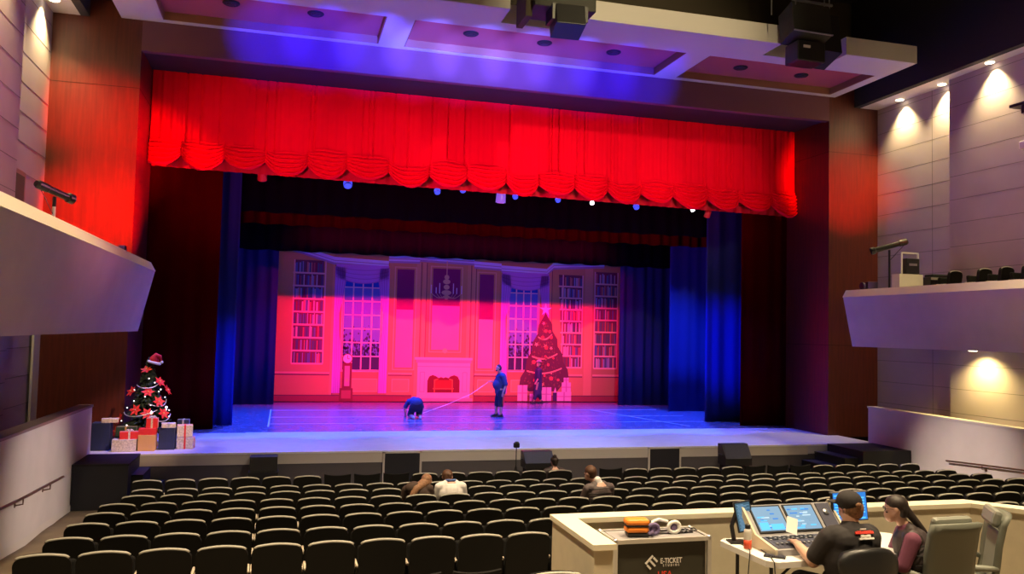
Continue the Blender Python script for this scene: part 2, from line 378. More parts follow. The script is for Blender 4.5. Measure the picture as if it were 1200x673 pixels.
# red festoon valance
CX = [-3.9,-2.82,-1.72,-.66,.47,1.54,2.70,3.87,4.97,6.15,7.15,8.28,9.35,10.44,11.53,12.71,13.82,14.98,16.05]
def cusp_z(x): return 8.28-.011*(x+3)
def valance():
    rnd = random.Random(3); b = MB(); vs = []; fs = []
    X0, X1 = PL+.02, PR-.02; nx, nz = 1200, 118
    ztop = 10.75
    pl = [(rnd.uniform(.16,.42), rnd.uniform(0,6.28)) for _ in CX]
    lines = [rnd.uniform(X0,X1) for _ in range(46)]
    for i in range(nx+1):
        x = X0+(X1-X0)*i/nx
        k = max(j for j in range(len(CX)-1) if CX[j] <= x+1e-6)
        t = (x-CX[k])/(CX[k+1]-CX[k]); cz = cusp_z(x)
        dep = .36+.07*math.sin(k*2.3)
        para = 1-(2*t-1)**2
        zb = cz-dep*(para**.8 if para > 0 else 0)
        fr = rnd.random()
        for j in range(nz+1):
            h = .95*j/90 if j <= 90 else .95+(ztop-zb-.95)*(j-90)/(nz-90)
            z = zb+h
            g = .072+.058*para
            ph = h/g+.12*math.sin(t*9+k*2)+.15*math.sin(k*1.3)
            N = 5.8+.8*math.sin(k*1.9)
            sw = max(0.0, min(1.0, (N-ph)/1.6+.15)) if ph < N+.25 else 0.0
            fold = .13*sw*abs(math.sin(PI*ph))**.8*(.4+.6*para)
            belly = .14*para*max(0.0, 1-h/1.1)
            pleat = .018*math.sin(x*2*PI/.235+math.sin(x*1.3)*2)+.012*math.sin(x*2*PI/.13+2*math.sin(x*.7))
            pleat *= (1-.8*sw)*.35
            crease = sum(-.05*math.exp(-((x-l)/.02)**2) for l in lines if abs(x-l) < .09)*(1-.7*sw)
            gather = -.07*math.exp(-(min(t,1-t)/.05)**2)*sw
            y = 23.55-(fold+belly+pleat+crease*-1*-1+gather)
            vs.append((x,y,z))
    for i in range(nx):
        for j in range(nz):
            a = i*(nz+1)+j; fs.append((a, a+nz+1, a+nz+2, a+1))
    b.add(vs, fs, 'redcloth'); return b
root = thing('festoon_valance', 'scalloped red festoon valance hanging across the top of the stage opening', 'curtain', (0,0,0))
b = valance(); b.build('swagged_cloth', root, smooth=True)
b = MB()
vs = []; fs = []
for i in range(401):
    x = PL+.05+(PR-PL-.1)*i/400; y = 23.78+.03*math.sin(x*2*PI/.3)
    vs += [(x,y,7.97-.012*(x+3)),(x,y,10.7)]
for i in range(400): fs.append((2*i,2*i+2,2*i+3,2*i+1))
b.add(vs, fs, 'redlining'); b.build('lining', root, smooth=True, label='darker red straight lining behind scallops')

# ---------------------------------------------------------------- painted backdrop (a flat painted cloth)
YB = 33.0
D = dict(tan=(.56,.36,.15), tan2=(.46,.29,.13), peach=(.64,.42,.20), dark=(.16,.07,.09), plum=(.22,.03,.14), pinkp=(.75,.30,.42), white=(.80,.78,.84),
         drapec=(.55,.26,.75), drapes=(.40,.18,.56), glass=(.13,.20,.62), glassdk=(.05,.05,.12), sky=(.02,.10,.55), mull=(.85,.62,.60), shelf=(.80,.55,.45),
         stone=(.72,.50,.56), stonesh=(.52,.34,.40), hearth=(.22,.03,.04), fire=(.75,.22,.08), firedk=(.45,.06,.04), gold=(.72,.52,.30), wood=(.22,.06,.06), woodl=(.40,.14,.12),
         tree=(.11,.06,.08), treel=(.20,.10,.09), ball=(.75,.15,.12), star=(.95,.85,1), gift=(.78,.55,.72), giftr=(.5,.25,.5), navyd=(.05,.04,.12), base=(.30,.08,.09), crown=(.62,.72,1), crownsh=(.35,.32,.5))
DM = {k: mat('painted_'+k, v, .9, spec=.1) for k, v in D.items()}
BOOK = [mat('painted_book_%d'%i, c, .9, spec=.1) for i, c in enumerate([(.45,.12,.12),(.12,.2,.4),(.5,.42,.45),(.16,.08,.2),(.1,.1,.14),(.55,.25,.18),(.3,.4,.55),(.6,.5,.5),(.22,.05,.08),(.08,.16,.22)])]
drop = thing('painted_backdrop', 'painted cloth backdrop of a red lit parlour with fireplace at the back of stage', 'backdrop', (0,YB,0))
class DB(MB):
    lay = 0
    def P(s, pts, m, l):  # polygon on layer l of the cloth (x, z)
        y = -.002*l
        s.add([(p[0],y,p[1]) for p in pts], [list(range(len(pts)))], DM[m] if isinstance(m,str) else m); return s
    def Rr(s, x0, x1, z0, z1, m, l): return s.P([(x0,z0),(x1,z0),(x1,z1),(x0,z1)], m, l)
    def Fr(s, x0, x1, z0, z1, w, m, l):
        s.Rr(x0,x1,z0,z0+w,m,l); s.Rr(x0,x1,z1-w,z1,m,l); s.Rr(x0,x0+w,z0,z1,m,l); s.Rr(x1-w,x1,z0,z1,m,l)
# canvas with walls, dado and skirting
b = DB(); x = -1.2; 
b.box(-1.6, 15.2, 0, .03, .93, 9.5, DM['tan'])
b.Rr(-1.2,1.8,.93,6.9,'tan',1); b.Rr(1.8,3.95,.93,6.9,'tan2',1); b.Rr(3.95,8.45,.93,6.9,'tan',1); b.Rr(8.45,10.6,.93,6.9,'tan2',1)
b.Rr(10.6,12.15,.93,6.9,'tan',1); b.Rr(12.15,12.5,.93,6.9,'peach',1); b.Rr(12.5,14.8,.93,6.9,'tan2',1)
for xa, xb in ((-1.2,1.75),(4.0,4.95),(7.45,8.4),(10.7,12.1),(12.55,14.6)): b.Rr(xa, xb, 1.98, 2.06, 'gold', 2); b.Rr(xa, xb, 1.93, 1.98, 'dark', 2)
b.Rr(-1.2,4.95,.93,1.14,'base',2); b.Rr(7.45,14.8,.93,1.14,'base',2); b.Rr(-1.2,4.95,1.14,1.18,'dark',3); b.Rr(7.45,14.8,1.14,1.18,'dark',3)
for xa, xb in ((4.15,4.85),(7.6,8.3),(2.4,3.6),(9.0,10.0)): b.Rr(xa, xb, 1.3, 1.82, 'peach', 2); b.Fr(xa, xb, 1.3, 1.82, .04, 'gold', 3)
for xa, xb in ((5.02,5.2),(5.28,5.42),(7.1,7.24),(7.3,7.44),(1.75,1.85),(10.58,10.68)): b.Rr(xa, xb, 1.18, 6.45, 'peach', 2); b.Rr(xb, xb+.03, 1.18, 6.45, 'dark', 2)
b.build('canvas', drop)
b = DB()   # cornice
for (xa,za,xb,zb) in ((.1,6.9,1.79,6.42),(1.79,6.42,3.9,6.35),(3.9,6.58,5.14,6.6),(5.14,6.68,7.36,6.62),(7.36,6.5,8.5,6.45),(8.5,6.38,10.45,6.32),(10.45,6.32,10.75,6.6),(10.75,6.6,13,6.75)):
    b.P([(xa,za-.12),(xb,zb-.12),(xb,zb+.1),(xa,za+.1)],'crown',5); b.P([(xa,za-.05),(xb,zb-.05),(xb,zb-.02),(xa,za-.02)],'crownsh',6); b.P([(xa,za-.2),(xb,zb-.2),(xb,zb-.12),(xa,za-.12)],'crownsh',5)
b.build('painted_cornice', drop, label='pale lavender painted cornice moulding')
def bookcase(x0, x1, x0b, x1b, z0, z1, n, seed):
    r = random.Random(seed); b = DB(); b.P([(x0b,z0),(x1b,z0),(x1,z1),(x0,z1)],'dark',3)
    for i in range(n):
        f0, f1 = i/n, (i+1)/n
        xa = x0b+(x0-x0b)*f0; xb = x1b+(x1-x1b)*f0; za = z0+(z1-z0)*f0; zb = z0+(z1-z0)*f1
        b.Rr(xa-.03, xb+.03, za-.035, za+.03, 'shelf', 5)
        q = xa+.02
        while q < xb-.05:
            w = r.uniform(.035,.075); h = (zb-za)*r.uniform(.66,.85)
            if r.random() > .08: b.Rr(q, q+w-.006, za+.03, za+.03+h, r.choice(BOOK), 4)
            q += w
    b.Rr(x0b-.05, x0b-.0, z0, z1, 'shelf', 5); b.Rr(x1b, x1b+.05, z0, z1, 'shelf', 5)
    return b
bookcase(.28,1.41,.33,1.45,2.37,6.35,8,1).build('painted_bookcase', drop, label='painted bookcase at the left end')
bookcase(10.98,12.02,11.2,12.02,2.34,6.2,8,2).build('painted_bookcase', drop, label='painted bookcase beside the painted tree')
bookcase(12.62,13.6,12.62,13.6,2.32,6.38,8,3).build('painted_bookcase', drop, label='painted bookcase at the right end')
def dropwindow(x0, x1, z0, z1, top):
    b = DB(); b.Rr(x0,x1,z0,z1,'glass',3); b.Rr(x0,x1,z1-.55,z1,'sky',4); b.Rr(x0,x1,z0,z0+.55,'glassdk',4)
    r = random.Random(5)
    for k in range(170):
        xx = r.uniform(x0,x1-.05); zz = z0+.5+abs(r.gauss(0,.45)); q = r.uniform(.02,.06)
        if zz < z1-1.9: b.P([(xx-q,zz),(xx,zz-q*1.5),(xx+q,zz),(xx,zz+q*1.5)], 'glassdk', 4)
    for k in range(5):
        xx = x0+(x1-x0)*k/4; b.Rr(xx-.025, xx+.025, z0, z1, 'mull', 5)
    for k in range(8):
        zz = z0+(z1-z0)*k/7; b.Rr(x0, x1, zz-.022, zz+.022, 'mull', 5)
    b.Fr(x0-.07,x1+.07,z0-.07,z1,.07,'mull',5); return b
dropwindow(2.2,3.66,2.14,5.9,0).build('painted_window', drop, label='painted tall window left of the fireplace')
dropwindow(8.85,10.1,2.2,5.9,0).build('painted_window', drop, label='painted tall window behind the painted tree')
def dropdrapes(x0, x1, ztop, zlow):
    b = DB(); w = x1-x0; n = 24
    top = [(x0,ztop),(x1,ztop)]; low = [(x1-w*i/n, ztop-.42-.42*(abs(2*i/n-1))**2.2*0-.38*(1-(2*i/n-1)**2)*-.0-.3*(1-(2*(1-i/n)-1)**2)) for i in range(n+1)]
    b.P(top+low, 'drapec', 7)
    for q in range(4):
        dz = .08+.13*q
        for i in range(n):
            def zz(t): return ztop-dz-(.12+.12*q/3)*(1-(2*t-1)**2)
            t0, t1 = i/n, (i+1)/n
            b.P([(x0+w*t0,zz(t0)-.03),(x0+w*t1,zz(t1)-.03),(x0+w*t1,zz(t1)),(x0+w*t0,zz(t0))],'drapes',8)
    prof = [(ztop-.1,.34),(ztop-.6,.40),(ztop-1.3,.30),(4.3,.17),(3.6,.20),(3.0,.27),(zlow,.30)]
    for s_, xa in ((1,x0),(-1,x1)):
        for (za,wa),(zb,wb) in zip(prof, prof[1:]):
            b.P([(xa-s_*.03,za),(xa+s_*wa,za),(xa+s_*wb,zb),(xa-s_*.03,zb)], 'drapec', 7)
            for q in (.18,.42,.66,.88):
                b.P([(xa+s_*wa*q,za),(xa+s_*(wa*q+.025),za),(xa+s_*(wb*q+.025),zb),(xa+s_*wb*q,zb)], 'drapes', 8)
    return b
dropdrapes(1.87,3.92,6.25,1.25).build('painted_drapes', drop, label='painted lilac swag drapes over the left window')
dropdrapes(8.55,10.55,6.22,1.25).build('painted_drapes', drop, label='painted lilac swag drapes over the right window')
for nm, x0, x1, z0, z1, zs in (('left',4.25,4.93,2.26,6.15,4.55),('centre',5.68,6.8,2.98,6.24,4.75),('right',7.6,8.2,2.26,6.08,4.25)):
    b = DB(); b.Rr(x0,x1,z0,z1,'plum',3); b.Rr(x0,x1,z0,zs,'pinkp',4); b.Fr(x0-.1,x1+.1,z0-.1,z1+.1,.04,'gold',4); b.build('painted_wall_panel', drop, label=nm+' painted wall panel, plum above and pink below')
b = DB()   # chandelier
b.Rr(6.22,6.26,5.9,6.55,'gold',6)
for zc, r in ((5.9,.1),(5.72,.15),(5.5,.12),(5.28,.2),(5.1,.1)): b.P([(6.24+r*math.cos(a*PI/8), zc+.1*math.sin(a*PI/8)) for a in range(16)], 'gold', 6)
for s in (-1,1):
    for d, h in ((.62,.42),(.42,.3),(.28,.52)):
        pr = None
        for q in range(9):
            t = q/8; p = (6.24+s*d*t, 5.2-.18*math.sin(t*PI)+.05*t)
            if pr: b.P([pr,p,(p[0],p[1]+.03),(pr[0],pr[1]+.03)], 'gold', 6)
            pr = p
        b.Rr(6.24+s*d-.018, 6.24+s*d+.018, 5.24, 5.24+h*.8, 'white', 7)
b.P([(6.24+.1*math.cos(a*PI/8), 2.95+.1*math.sin(a*PI/8)) for a in range(16)], 'gold', 6)
b.build('painted_chandelier', drop, label='painted gold chandelier with candles')
b = DB()   # fireplace
b.Rr(5.16,7.3,.93,2.5,'stone',6); b.Rr(5.04,7.38,2.58,2.68,'stone',7); b.Rr(5.1,7.34,2.46,2.58,'stonesh',7); b.Rr(5.16,7.3,2.3,2.33,'stonesh',7)
b.Rr(5.02,7.42,.93,1.06,'stonesh',7)
for xa in (5.26,6.98): b.Fr(xa,xa+.2,1.3,2.1,.025,'stonesh',7)
hp = [(5.57,1.28),(6.88,1.28)]+[(6.88,1.75),(6.8,1.92),(6.65,1.98),(6.5,1.93),(6.42,1.86),(6.3,1.9),(6.22,1.86),(6.12,1.9),(6.02,1.86),(5.92,1.93),(5.78,1.98),(5.64,1.92),(5.57,1.75)]
b.P(hp,'hearth',7); b.Rr(5.86,6.58,1.44,1.78,'firedk',8); b.Rr(5.8,6.64,1.42,1.46,'fire',9)
for s in (5.84,6.56): b.Rr(s,s+.04,1.3,1.8,'fire',9)
b.P([(5.86,1.8),(6.0,1.84),(6.0,1.81),(5.9,1.76)],'fire',9); b.P([(6.6,1.8),(6.44,1.84),(6.44,1.81),(6.56,1.76)],'fire',9)
b.build('painted_fireplace', drop, label='painted pale stone fireplace with glowing hearth')
b = DB()   # clock
b.P([(2.42+.2*math.cos(a*PI/12), 2.58+.2*math.sin(a*PI/12)) for a in range(24)], 'wood', 8)
b.P([(2.42+.17*math.cos(a*PI/12), 2.58+.17*math.sin(a*PI/12)) for a in range(24)], 'white', 9)
b.Rr(2.41,2.43,2.58,2.71,'dark',10); b.Rr(2.42,2.50,2.57,2.59,'dark',10)
b.Rr(2.24,2.6,1.44,2.42,'wood',8); b.Rr(2.32,2.52,1.52,2.3,'stonesh',9); b.P([(2.42+.06*math.cos(a*PI/8), 1.75+.07*math.sin(a*PI/8)) for a in range(16)], 'gold', 10)
b.Rr(2.14,2.66,.94,1.44,'wood',8); b.Rr(2.22,2.58,1.04,1.36,'woodl',9)
b.build('painted_clock', drop, label='painted longcase clock with round white face')
b = DB()   # painted tree
r = random.Random(9)
pts = [(9.35,1.55),(9.8,1.35),(11.0,1.35),(11.5,1.95)]+[(11.5-.95*t/8+(.06 if t%2 else -.03), 1.95+2.5*t/8) for t in range(1,9)]+[(10.43,4.62)]+[(10.33-.98*t/8-(.06 if t%2 else -.03), 4.45-2.9*t/8) for t in range(0,8)]
b.P(pts,'tree',9)
def inside(x,z): return 1.5 < z < 4.3 and abs(x-10.43) < (4.6-z)*.33-.05
for k in range(420):
    x, z = r.uniform(9.4,11.5), r.uniform(1.45,4.4)
    if inside(x,z): b.P([(x,z),(x+.09*r.uniform(-1,1),z-.09),(x+.03,z-.1)],'treel',10)
for k in range(42):
    x, z = r.uniform(9.5,11.4), r.uniform(1.55,4.2)
    if inside(x,z):
        rr = r.uniform(.04,.09)
        if k % 3 == 0: b.P([(x+(rr if a%2 else rr*.42)*1.2*math.cos(a*PI/5+.3), z+(rr if a%2 else rr*.42)*1.2*math.sin(a*PI/5+.3)) for a in range(10)],'gold',11)
        else: b.P([(x+rr*math.cos(a*PI/6), z+rr*math.sin(a*PI/6)) for a in range(12)],'ball',11)
for zc, w in ((3.55,.3),(2.75,.55),(2.15,.75)):
    for q in range(12):
        t0, t1 = q/12, (q+1)/12; f = lambda t: zc-.15*math.sin(t*PI)+.12*t
        b.P([(10.43-w+2*w*t0,f(t0)),(10.43-w+2*w*t1,f(t1)),(10.43-w+2*w*t1,f(t1)+.06),(10.43-w+2*w*t0,f(t0)+.06)],'gold',11)
b.P([(10.43+(.28 if a%2 else .1)*math.cos(a*PI/5+PI/2+PI/5*1), 4.72+(.28 if a%2 else .1)*math.sin(a*PI/5+PI/2+PI/5)) for a in range(10)],'star',12)
b.build('painted_tree', drop, label='painted decorated fir tree topped by a star')
b = DB()
for x0,x1,z0,z1 in ((9.3,9.72,.95,1.6),(9.82,10.02,.95,1.25),(10.32,10.75,.95,1.52),(11.0,11.62,.95,1.33),(11.2,11.6,1.33,1.72),(11.28,11.5,1.72,1.92)):
    b.Rr(x0,x1,z0,z1,'gift',11); b.Rr((x0+x1)/2-.03,(x0+x1)/2+.03,z0,z1,'giftr',12); b.Rr(x0,x1,(z0+z1)/2-.02,(z0+z1)/2+.02,'giftr',12)
b.Rr(10.82,11.0,.95,1.3,'navyd',11); b.P([(10.85,1.3),(10.98,1.3),(10.92,1.52)],'gift',11)
b.build('painted_gifts', drop, label='painted stack of pale wrapped gifts under the painted tree')

# ---------------------------------------------------------------- side box balconies, low walls, rails
def balcony(name, s, xr, xw, yend):
    # s=+1 left box (faces +X), s=-1 right box
    b = MB(); o = lambda d: xr-s*d
    prof = [(o(.30),3.60),(o(0),4.95),(o(.10),5.13),(o(.34),5.13),(o(.34),4.62),(xw,4.62),(xw,3.60)]
    b.prism(prof, 'y', -3, yend, 'plaster')
    # coping band in a lighter colour, painting in the room light it catches
    b.prism([(o(-.012),4.955),(o(.095),5.15),(o(.36),5.15),(o(.36),5.1),(o(.1),5.1),(o(.02),4.955)], 'y', -3, yend+.01, 'creamtop')
    return struct(b.build(name))
balcony('balcony_box_left', 1, -2.85, XL-.1, 20.2)
balcony('balcony_box_right', -1, 14.9, XR+.1, 19.85)
def lowwall(name, x0, x1, y0, y1, zt0, zt1):
    b = MB()
    b.prism([(y0,-.2),(y1,-.2),(y1,zt1),(y0,zt0)], 'x', x0, x1, 'plaster')
    b.prism([(y0,zt0),(y1+.02,zt1),(y1+.02,zt1+.05),(y0,zt0+.05)], 'x', x0-.02, x1+.02, 'capwood' if x0 < 0 else 'plaster')
    xf = x1 if x0 < 0 else x0; s = 1 if x0 < 0 else -1
    vs = []; ys = [y for y in (2,6,9.5,11.6,13.6,15.55,16.5,18.5,19.9) if y <= y1]
    for y in ys: vs += [(xf+s*.02,y,floor_z(y)),(xf+s*.02,y,floor_z(y)+.13)]
    b.add(vs, [(2*i,2*i+2,2*i+3,2*i+1) for i in range(len(ys)-1)], 'fascia')
    return struct(b.build(name))
lowwall('wall_low_left', -4.25, -4.0, 0, 20.2, 2.12, 1.92)
lowwall('wall_low_right', 16.0, 16.25, 0, 20.2, 1.75, 1.87)
# dark side section behind the left low wall, pale seam strip
b = MB(); b.box(-5.55,-5.50,21.3,21.8,ZS,3.7,'fascia'); struct(b.build('trim_1'))
b = MB(); b.box(XL, XL+.02, 18.7, 20.3, 5.2, 7.0, 'capwood'); b.box(XL+.02,XL+.03,18.8,20.2,5.3,6.9,'dkbrown')
tag(b.build('wall_panel_board'), 'brown rectangular board on the left wall above the balcony box', 'wall panel')

def handrail(x, pts, s, label):
    t = thing('handrail', label, 'handrail', (0,0,0))
    b = MB(); b.tube([(x,y,z) for y, z in pts], .022, 'railmetal', 10); b.build('rail', t, smooth=True)
    for y, z in pts[:-1][::1] if len(pts) < 4 else pts[1:-1]:
        b = MB(); b.tube([(x,y,z-.01),(x,y,z-.1),(x-s*.115,y,z-.12)], .012, 'railmetal', 8); b.lathe([(.035,0),(.035,.012)], 'railmetal', 12, XF((x-s*.12,y,z-.12),(0,s*PI/2,0)))
        b.build('bracket', t, smooth=False)
handrail(-3.88, [(9.5,1.35),(12.4,1.12),(14.9,.98),(16.5,.92),(17.4,.88)], 1, 'bronze handrail on the low wall beside the left aisle')
handrail(15.88, [(9.5,1.35),(12.4,1.12),(14.9,1.0),(16.1,.93),(17.2,.86)], -1, 'bronze handrail on the low wall at the right side')

# wall washers (visible lit fixtures + their light)
def spot(name, loc, to, col, power, deg, blend=.5, rad=.05):
    l = bpy.data.lights.new(name, 'SPOT'); l.color = col; l.energy = power; l.spot_size = math.radians(deg); l.spot_blend = blend; l.shadow_soft_size = rad
    o = bpy.data.objects.new(name, l); COL.objects.link(o); o.location = loc
    o.rotation_euler = (Vector(to)-Vector(loc)).to_track_quat('-Z','Y').to_euler(); return o
WARM = (1.0,.78,.36)
WW = [(17.40,20.6,10.93,1),(17.40,18.95,10.93,1),(17.12,17.04,10.93,1),(17.12,15.2,10.93,1),(-5.36,20.9,11.13,0),(-5.36,18.95,11.13,0),(-5.12,17.0,11.13,0)]
names = ['right wall, nearest the proscenium','right wall, second from the proscenium','right wall, third from the proscenium','right wall at the frame edge','left wall, nearest the proscenium','left wall, second from the proscenium','left wall, third from the proscenium']
for (x,y,z,rt), nm in zip(WW, names):
    t = thing('wall_washer_downlight', 'small round lit downlight in the ledge above the '+nm, 'downlight', (x,y,z+.02))
    b = MB(); b.lathe([(.13,-.012),(.15,0),(.15,.01)], 'trim_w', 20); b.build('trim_ring', t)
    b = MB(); b.lathe([(.105,-.022),(.105,-.013)], 'lampglow', 20); b.build('lamp', t)
    s = 1 if rt else -1
    spot('wall_washer_light', (x,y,z-.04), (x+s*.25,y,z-3), WARM, 1000, 96, 1, .05)
for y in (17.35,14.6):
    spot('under_box_light', (16.85,y,3.52), (17.3,y,1.9), (1,.76,.26), 480, 130, 1, .05)
    t = thing('under_balcony_downlight', 'round lit downlight under the right balcony box, '+('nearer the stage' if y > 16 else 'nearer the back'), 'downlight', (16.85,y,3.59))
    b = MB(); b.lathe([(.09,-.02),(.11,0)], 'lampglow', 16); b.build('lamp', t)

# ---------------------------------------------------------------- theatre seats
def backrest_outline(w, h, r, crown, n=6):
    pts = [(-w/2+.01,0),(w/2-.01,0)]
    for k in range(n+1):
        a = PI/2*k/n; pts.append((w/2-r+r*math.cos(a), h-r+r*math.sin(a)-crown))
    for k in range(1,8):
        t = k/8; x = (w/2-r)*(1-2*t); pts.append((x, h-crown*(2*t-1)**2))
    for k in range(n+1):
        a = PI/2+PI/2*k/n; pts.append((-w/2+r+r*math.cos(a), h-r+r*math.sin(a)-crown))
    return pts
def make_seat():
    t = thing('theatre_seat', '', 'seat', (0,0,0))
    W = .525; tilt = XF((0,0,.30),(math.radians(9),0,0))
    out = backrest_outline(W, .60, .09, .015)
    b = MB(); b.prism(out, 'y', -.035, .0, 'seatshell', tilt); b.build('back_shell', t)
    ins = [(x*.93, .03+z*.94) for x, z in out]
    b = MB(); b.prism(ins, 'y', 0, .06, 'seatfab', tilt); b.build('back_cushion', t)
    b = MB(); top = [p for p in out if p[1] > .545]
    b.tube([(x,-.012,z) for x, z in top], .017, 'rim', 8, tilt); b.build('top_rim_highlight', t, smooth=True)
    b = MB(); b.box(-.24,.24,.11,.19,.36,.78,'seatfab',XF((0,0,0),(math.radians(-8),0,0)),.03); b.build('tip_up_cushion', t)
    for s in (-1,1):
        b = MB(); b.box(s*.262-.015,s*.262+.015,-.0,.30,.56,.595,'armwood',None,.012); b.build('armrest', t)
        b = MB(); b.box(s*.262-.012,s*.262+.012,.06,.22,0,.585,'metaldk'); b.box(s*.262-.016,s*.262+.016,.0,.28,0,.02,'metaldk'); b.build('leg', t)
    return t
def make_loose():
    t = thing('loose_chair', '', 'chair', (0,0,0))
    W = .50; tilt = XF((0,0,.30),(math.radians(8),0,0)); h = .62
    out = [(-W/2+.02,.05),(W/2-.02,.05),(W/2,h)]+[(W/2*(1-2*k/10), h-.03*(1-(2*k/10-1)**2)) for k in range(1,10)]+[(-W/2,h)]
    b = MB(); b.prism(out, 'y', -.02, .015, 'seatfab', tilt); b.build('backrest', t)
    b = MB(); b.box(-.24,.24,.0,.44,.42,.47,'seatfab',None,.015); b.build('seat', t)
    for s in (-1,1):
        for y in (.02,.42):
            b = MB(); b.tube([(s*.23,y,0),(s*.23,y,.43)], .014, 'metaldk', 8); b.build('leg', t)
    return t
SEAT = make_seat(); LOOSE = make_loose(); usedS = usedL = False
rown = {'H':'front row','G':'second row','F':'third row','E':'fourth row','D':'fifth row','C':'sixth row','B':'seventh row','A':'eighth row'}
LASTX = {'H':14.2,'G':14.3,'F':14.5,'E':15.2,'D':15.4,'C':15.4,'B':15.4,'A':15.4}
def place(kind, loc, rz, label, group, sc=1):
    global usedS, usedL
    src = SEAT if kind == 'seat' else LOOSE
    if (kind == 'seat' and not usedS) or (kind != 'seat' and not usedL): o = src
    else: o = copy_tree(src)
    if kind == 'seat': usedS = True
    else: usedL = True
    o.location = loc; o.rotation_euler = (0,0,rz); o['label'] = label; o['group'] = group
    if sc != 1: o.scale = (sc,sc,sc)
    return o
SP = .56; XC = 5.0
for k, y, zt, x0 in ROWS:
    i = 0; cnt = 0
    while True:
        x = x0+SP*i
        if x > LASTX[k]: break
        i += 1
        if k == 'A' and (i-1 > 10 and x < 9.3): continue
        if k == 'B' and (i-1 > 11 and x < 9.9): continue
        cnt += 1
        yy = y-.0022*(x-XC)**2
        if k == 'H' and i-1 == 15: continue          # gap in the front row
        loose = k == 'H' and i-1 in (6,7,8,16,22,23,24)
        right = (k in 'AB') and x > 9
        if right: lab = 'black theatre seat beyond the booth, %s visible from its left in the %s' % (ORD[cnt-(11 if k == 'A' else 12)], rown[k])
        elif loose: lab = 'low loose black chair with dipped top, %s place from left in the front row' % ORD[i]
        else: lab = 'black theatre seat with painted rim highlight, %s from the left in the %s' % (ORD[i], rown[k])
        if loose: place('loose', (x,yy,floor_z(yy)), 0, lab, 'loose chairs filling the front row')
        else: place('seat', (x,yy,floor_z(yy)+.0), math.radians(-.25*(x-XC))*.5, lab, 'black theatre seats in the '+rown[k])
for x, y, q in ((1.36,8.45,'left'),(1.98,8.45,'right')):
    place('loose', (x,y,floor_z(y)-.18+.1-.14), 0, 'low black chair with dipped top cut by the frame bottom, %s one of two' % q, 'low chairs at the bottom edge')
place('seat', (2.13,6.45,floor_z(6.45)+.0), 0, 'black theatre seat with painted rim highlight at frame bottom, overlapping the booth wall corner', 'seat beside the booth', .96)

# ---------------------------------------------------------------- people
def head_shapes(b, c, r=.1, face=(0,1,0), m='skin'):
    c = Vector(c); f = Vector(face).normalized(); sd = f.cross(Vector((0,0,1))).normalized(); up = Vector((0,0,1))
    b.ell(c+up*.02, (.078,.078,.10) , m) if False else b.ell(c+up*.015-f*.008, (.082,.088,.095), m)
    b.ell(c+f*.035-up*.045, (.052,.052,.06), m)            # jaw
    b.ell(c+f*.088-up*.012, (.013,.013,.02), m)            # nose
    b.ell(c+f*.078-up*.05, (.02,.014,.009), m)             # mouth
    b.ell(c+f*.072+up*.022+sd*.0, (.045,.014,.012), m)     # brow
    for s in (-1,1): b.ell(c+sd*s*.083-up*.005, (.012,.018,.028), m)   # ears
    return b
def eyes(parent, c, face):
    c = Vector(c); f = Vector(face).normalized(); sd = f.cross(Vector((0,0,1))).normalized()
    for s in (-1,1):
        b = MB(); b.ell(c+f*.076+sd*s*.03+Vector((0,0,.006)), (.009,.009,.006), 'darkhole'); b.build('eye', parent, True)
def hand(b, w, d, up, m='skin', sc=1.0, curl=.5, side=1):
    # palm from wrist w along d; palm normal up
    w = Vector(w); d = Vector(d).normalized(); n = (Vector(up)-d*Vector(up).dot(d)).normalized(); s = d.cross(n)
    b.cap(w, .022*sc, w+d*.03*sc, .026*sc, m, 8)
    for k in range(4):
        o = (k-1.5)*.019*sc; base = w+d*.075*sc+s*o; b.cap(w+d*.02*sc+s*o*.7, .015*sc, base, .0125*sc, m, 8)
        L = (.062,.075,.07,.052)[k]*sc
        p1 = base+(d*math.cos(curl*.6)-n*math.sin(curl*.6))*L*.5; p2 = p1+(d*math.cos(curl*1.6)-n*math.sin(curl*1.6))*L*.5
        b.cap(base, .0095*sc, p1, .009*sc, m, 8); b.cap(p1, .009*sc, p2, .0075*sc, m, 8)
    t0 = w+d*.025*sc-s*.024*sc*side; t1 = t0+(d*.6-s*side*.8).normalized()*.035*sc; t2 = t1+(d*.85-s*side*.3-n*.4).normalized()*.03*sc
    b.cap(t0, .0125*sc, t1, .0105*sc, m, 8); b.cap(t1, .0105*sc, t2, .0085*sc, m, 8)
def shoe(parent, p, d, m='plastic'):
    p = Vector(p); d = Vector(d).normalized(); b = MB()
    b.cap(p+Vector((0,0,.045))-d*.05, .043, p+d*.14+Vector((0,0,.035)), .034, m); b.cap(p+Vector((0,0,.09))-d*.03, .045, p+d*.05+Vector((0,0,.05)), .04, m)
    b.box(-.045,.045,-.09,.18,0,.02,'white', Matrix.Translation(p) @ d.to_track_quat('Y','Z').to_matrix().to_4x4())
    return smooth_mod(b.build('shoe', parent), .009, 2)

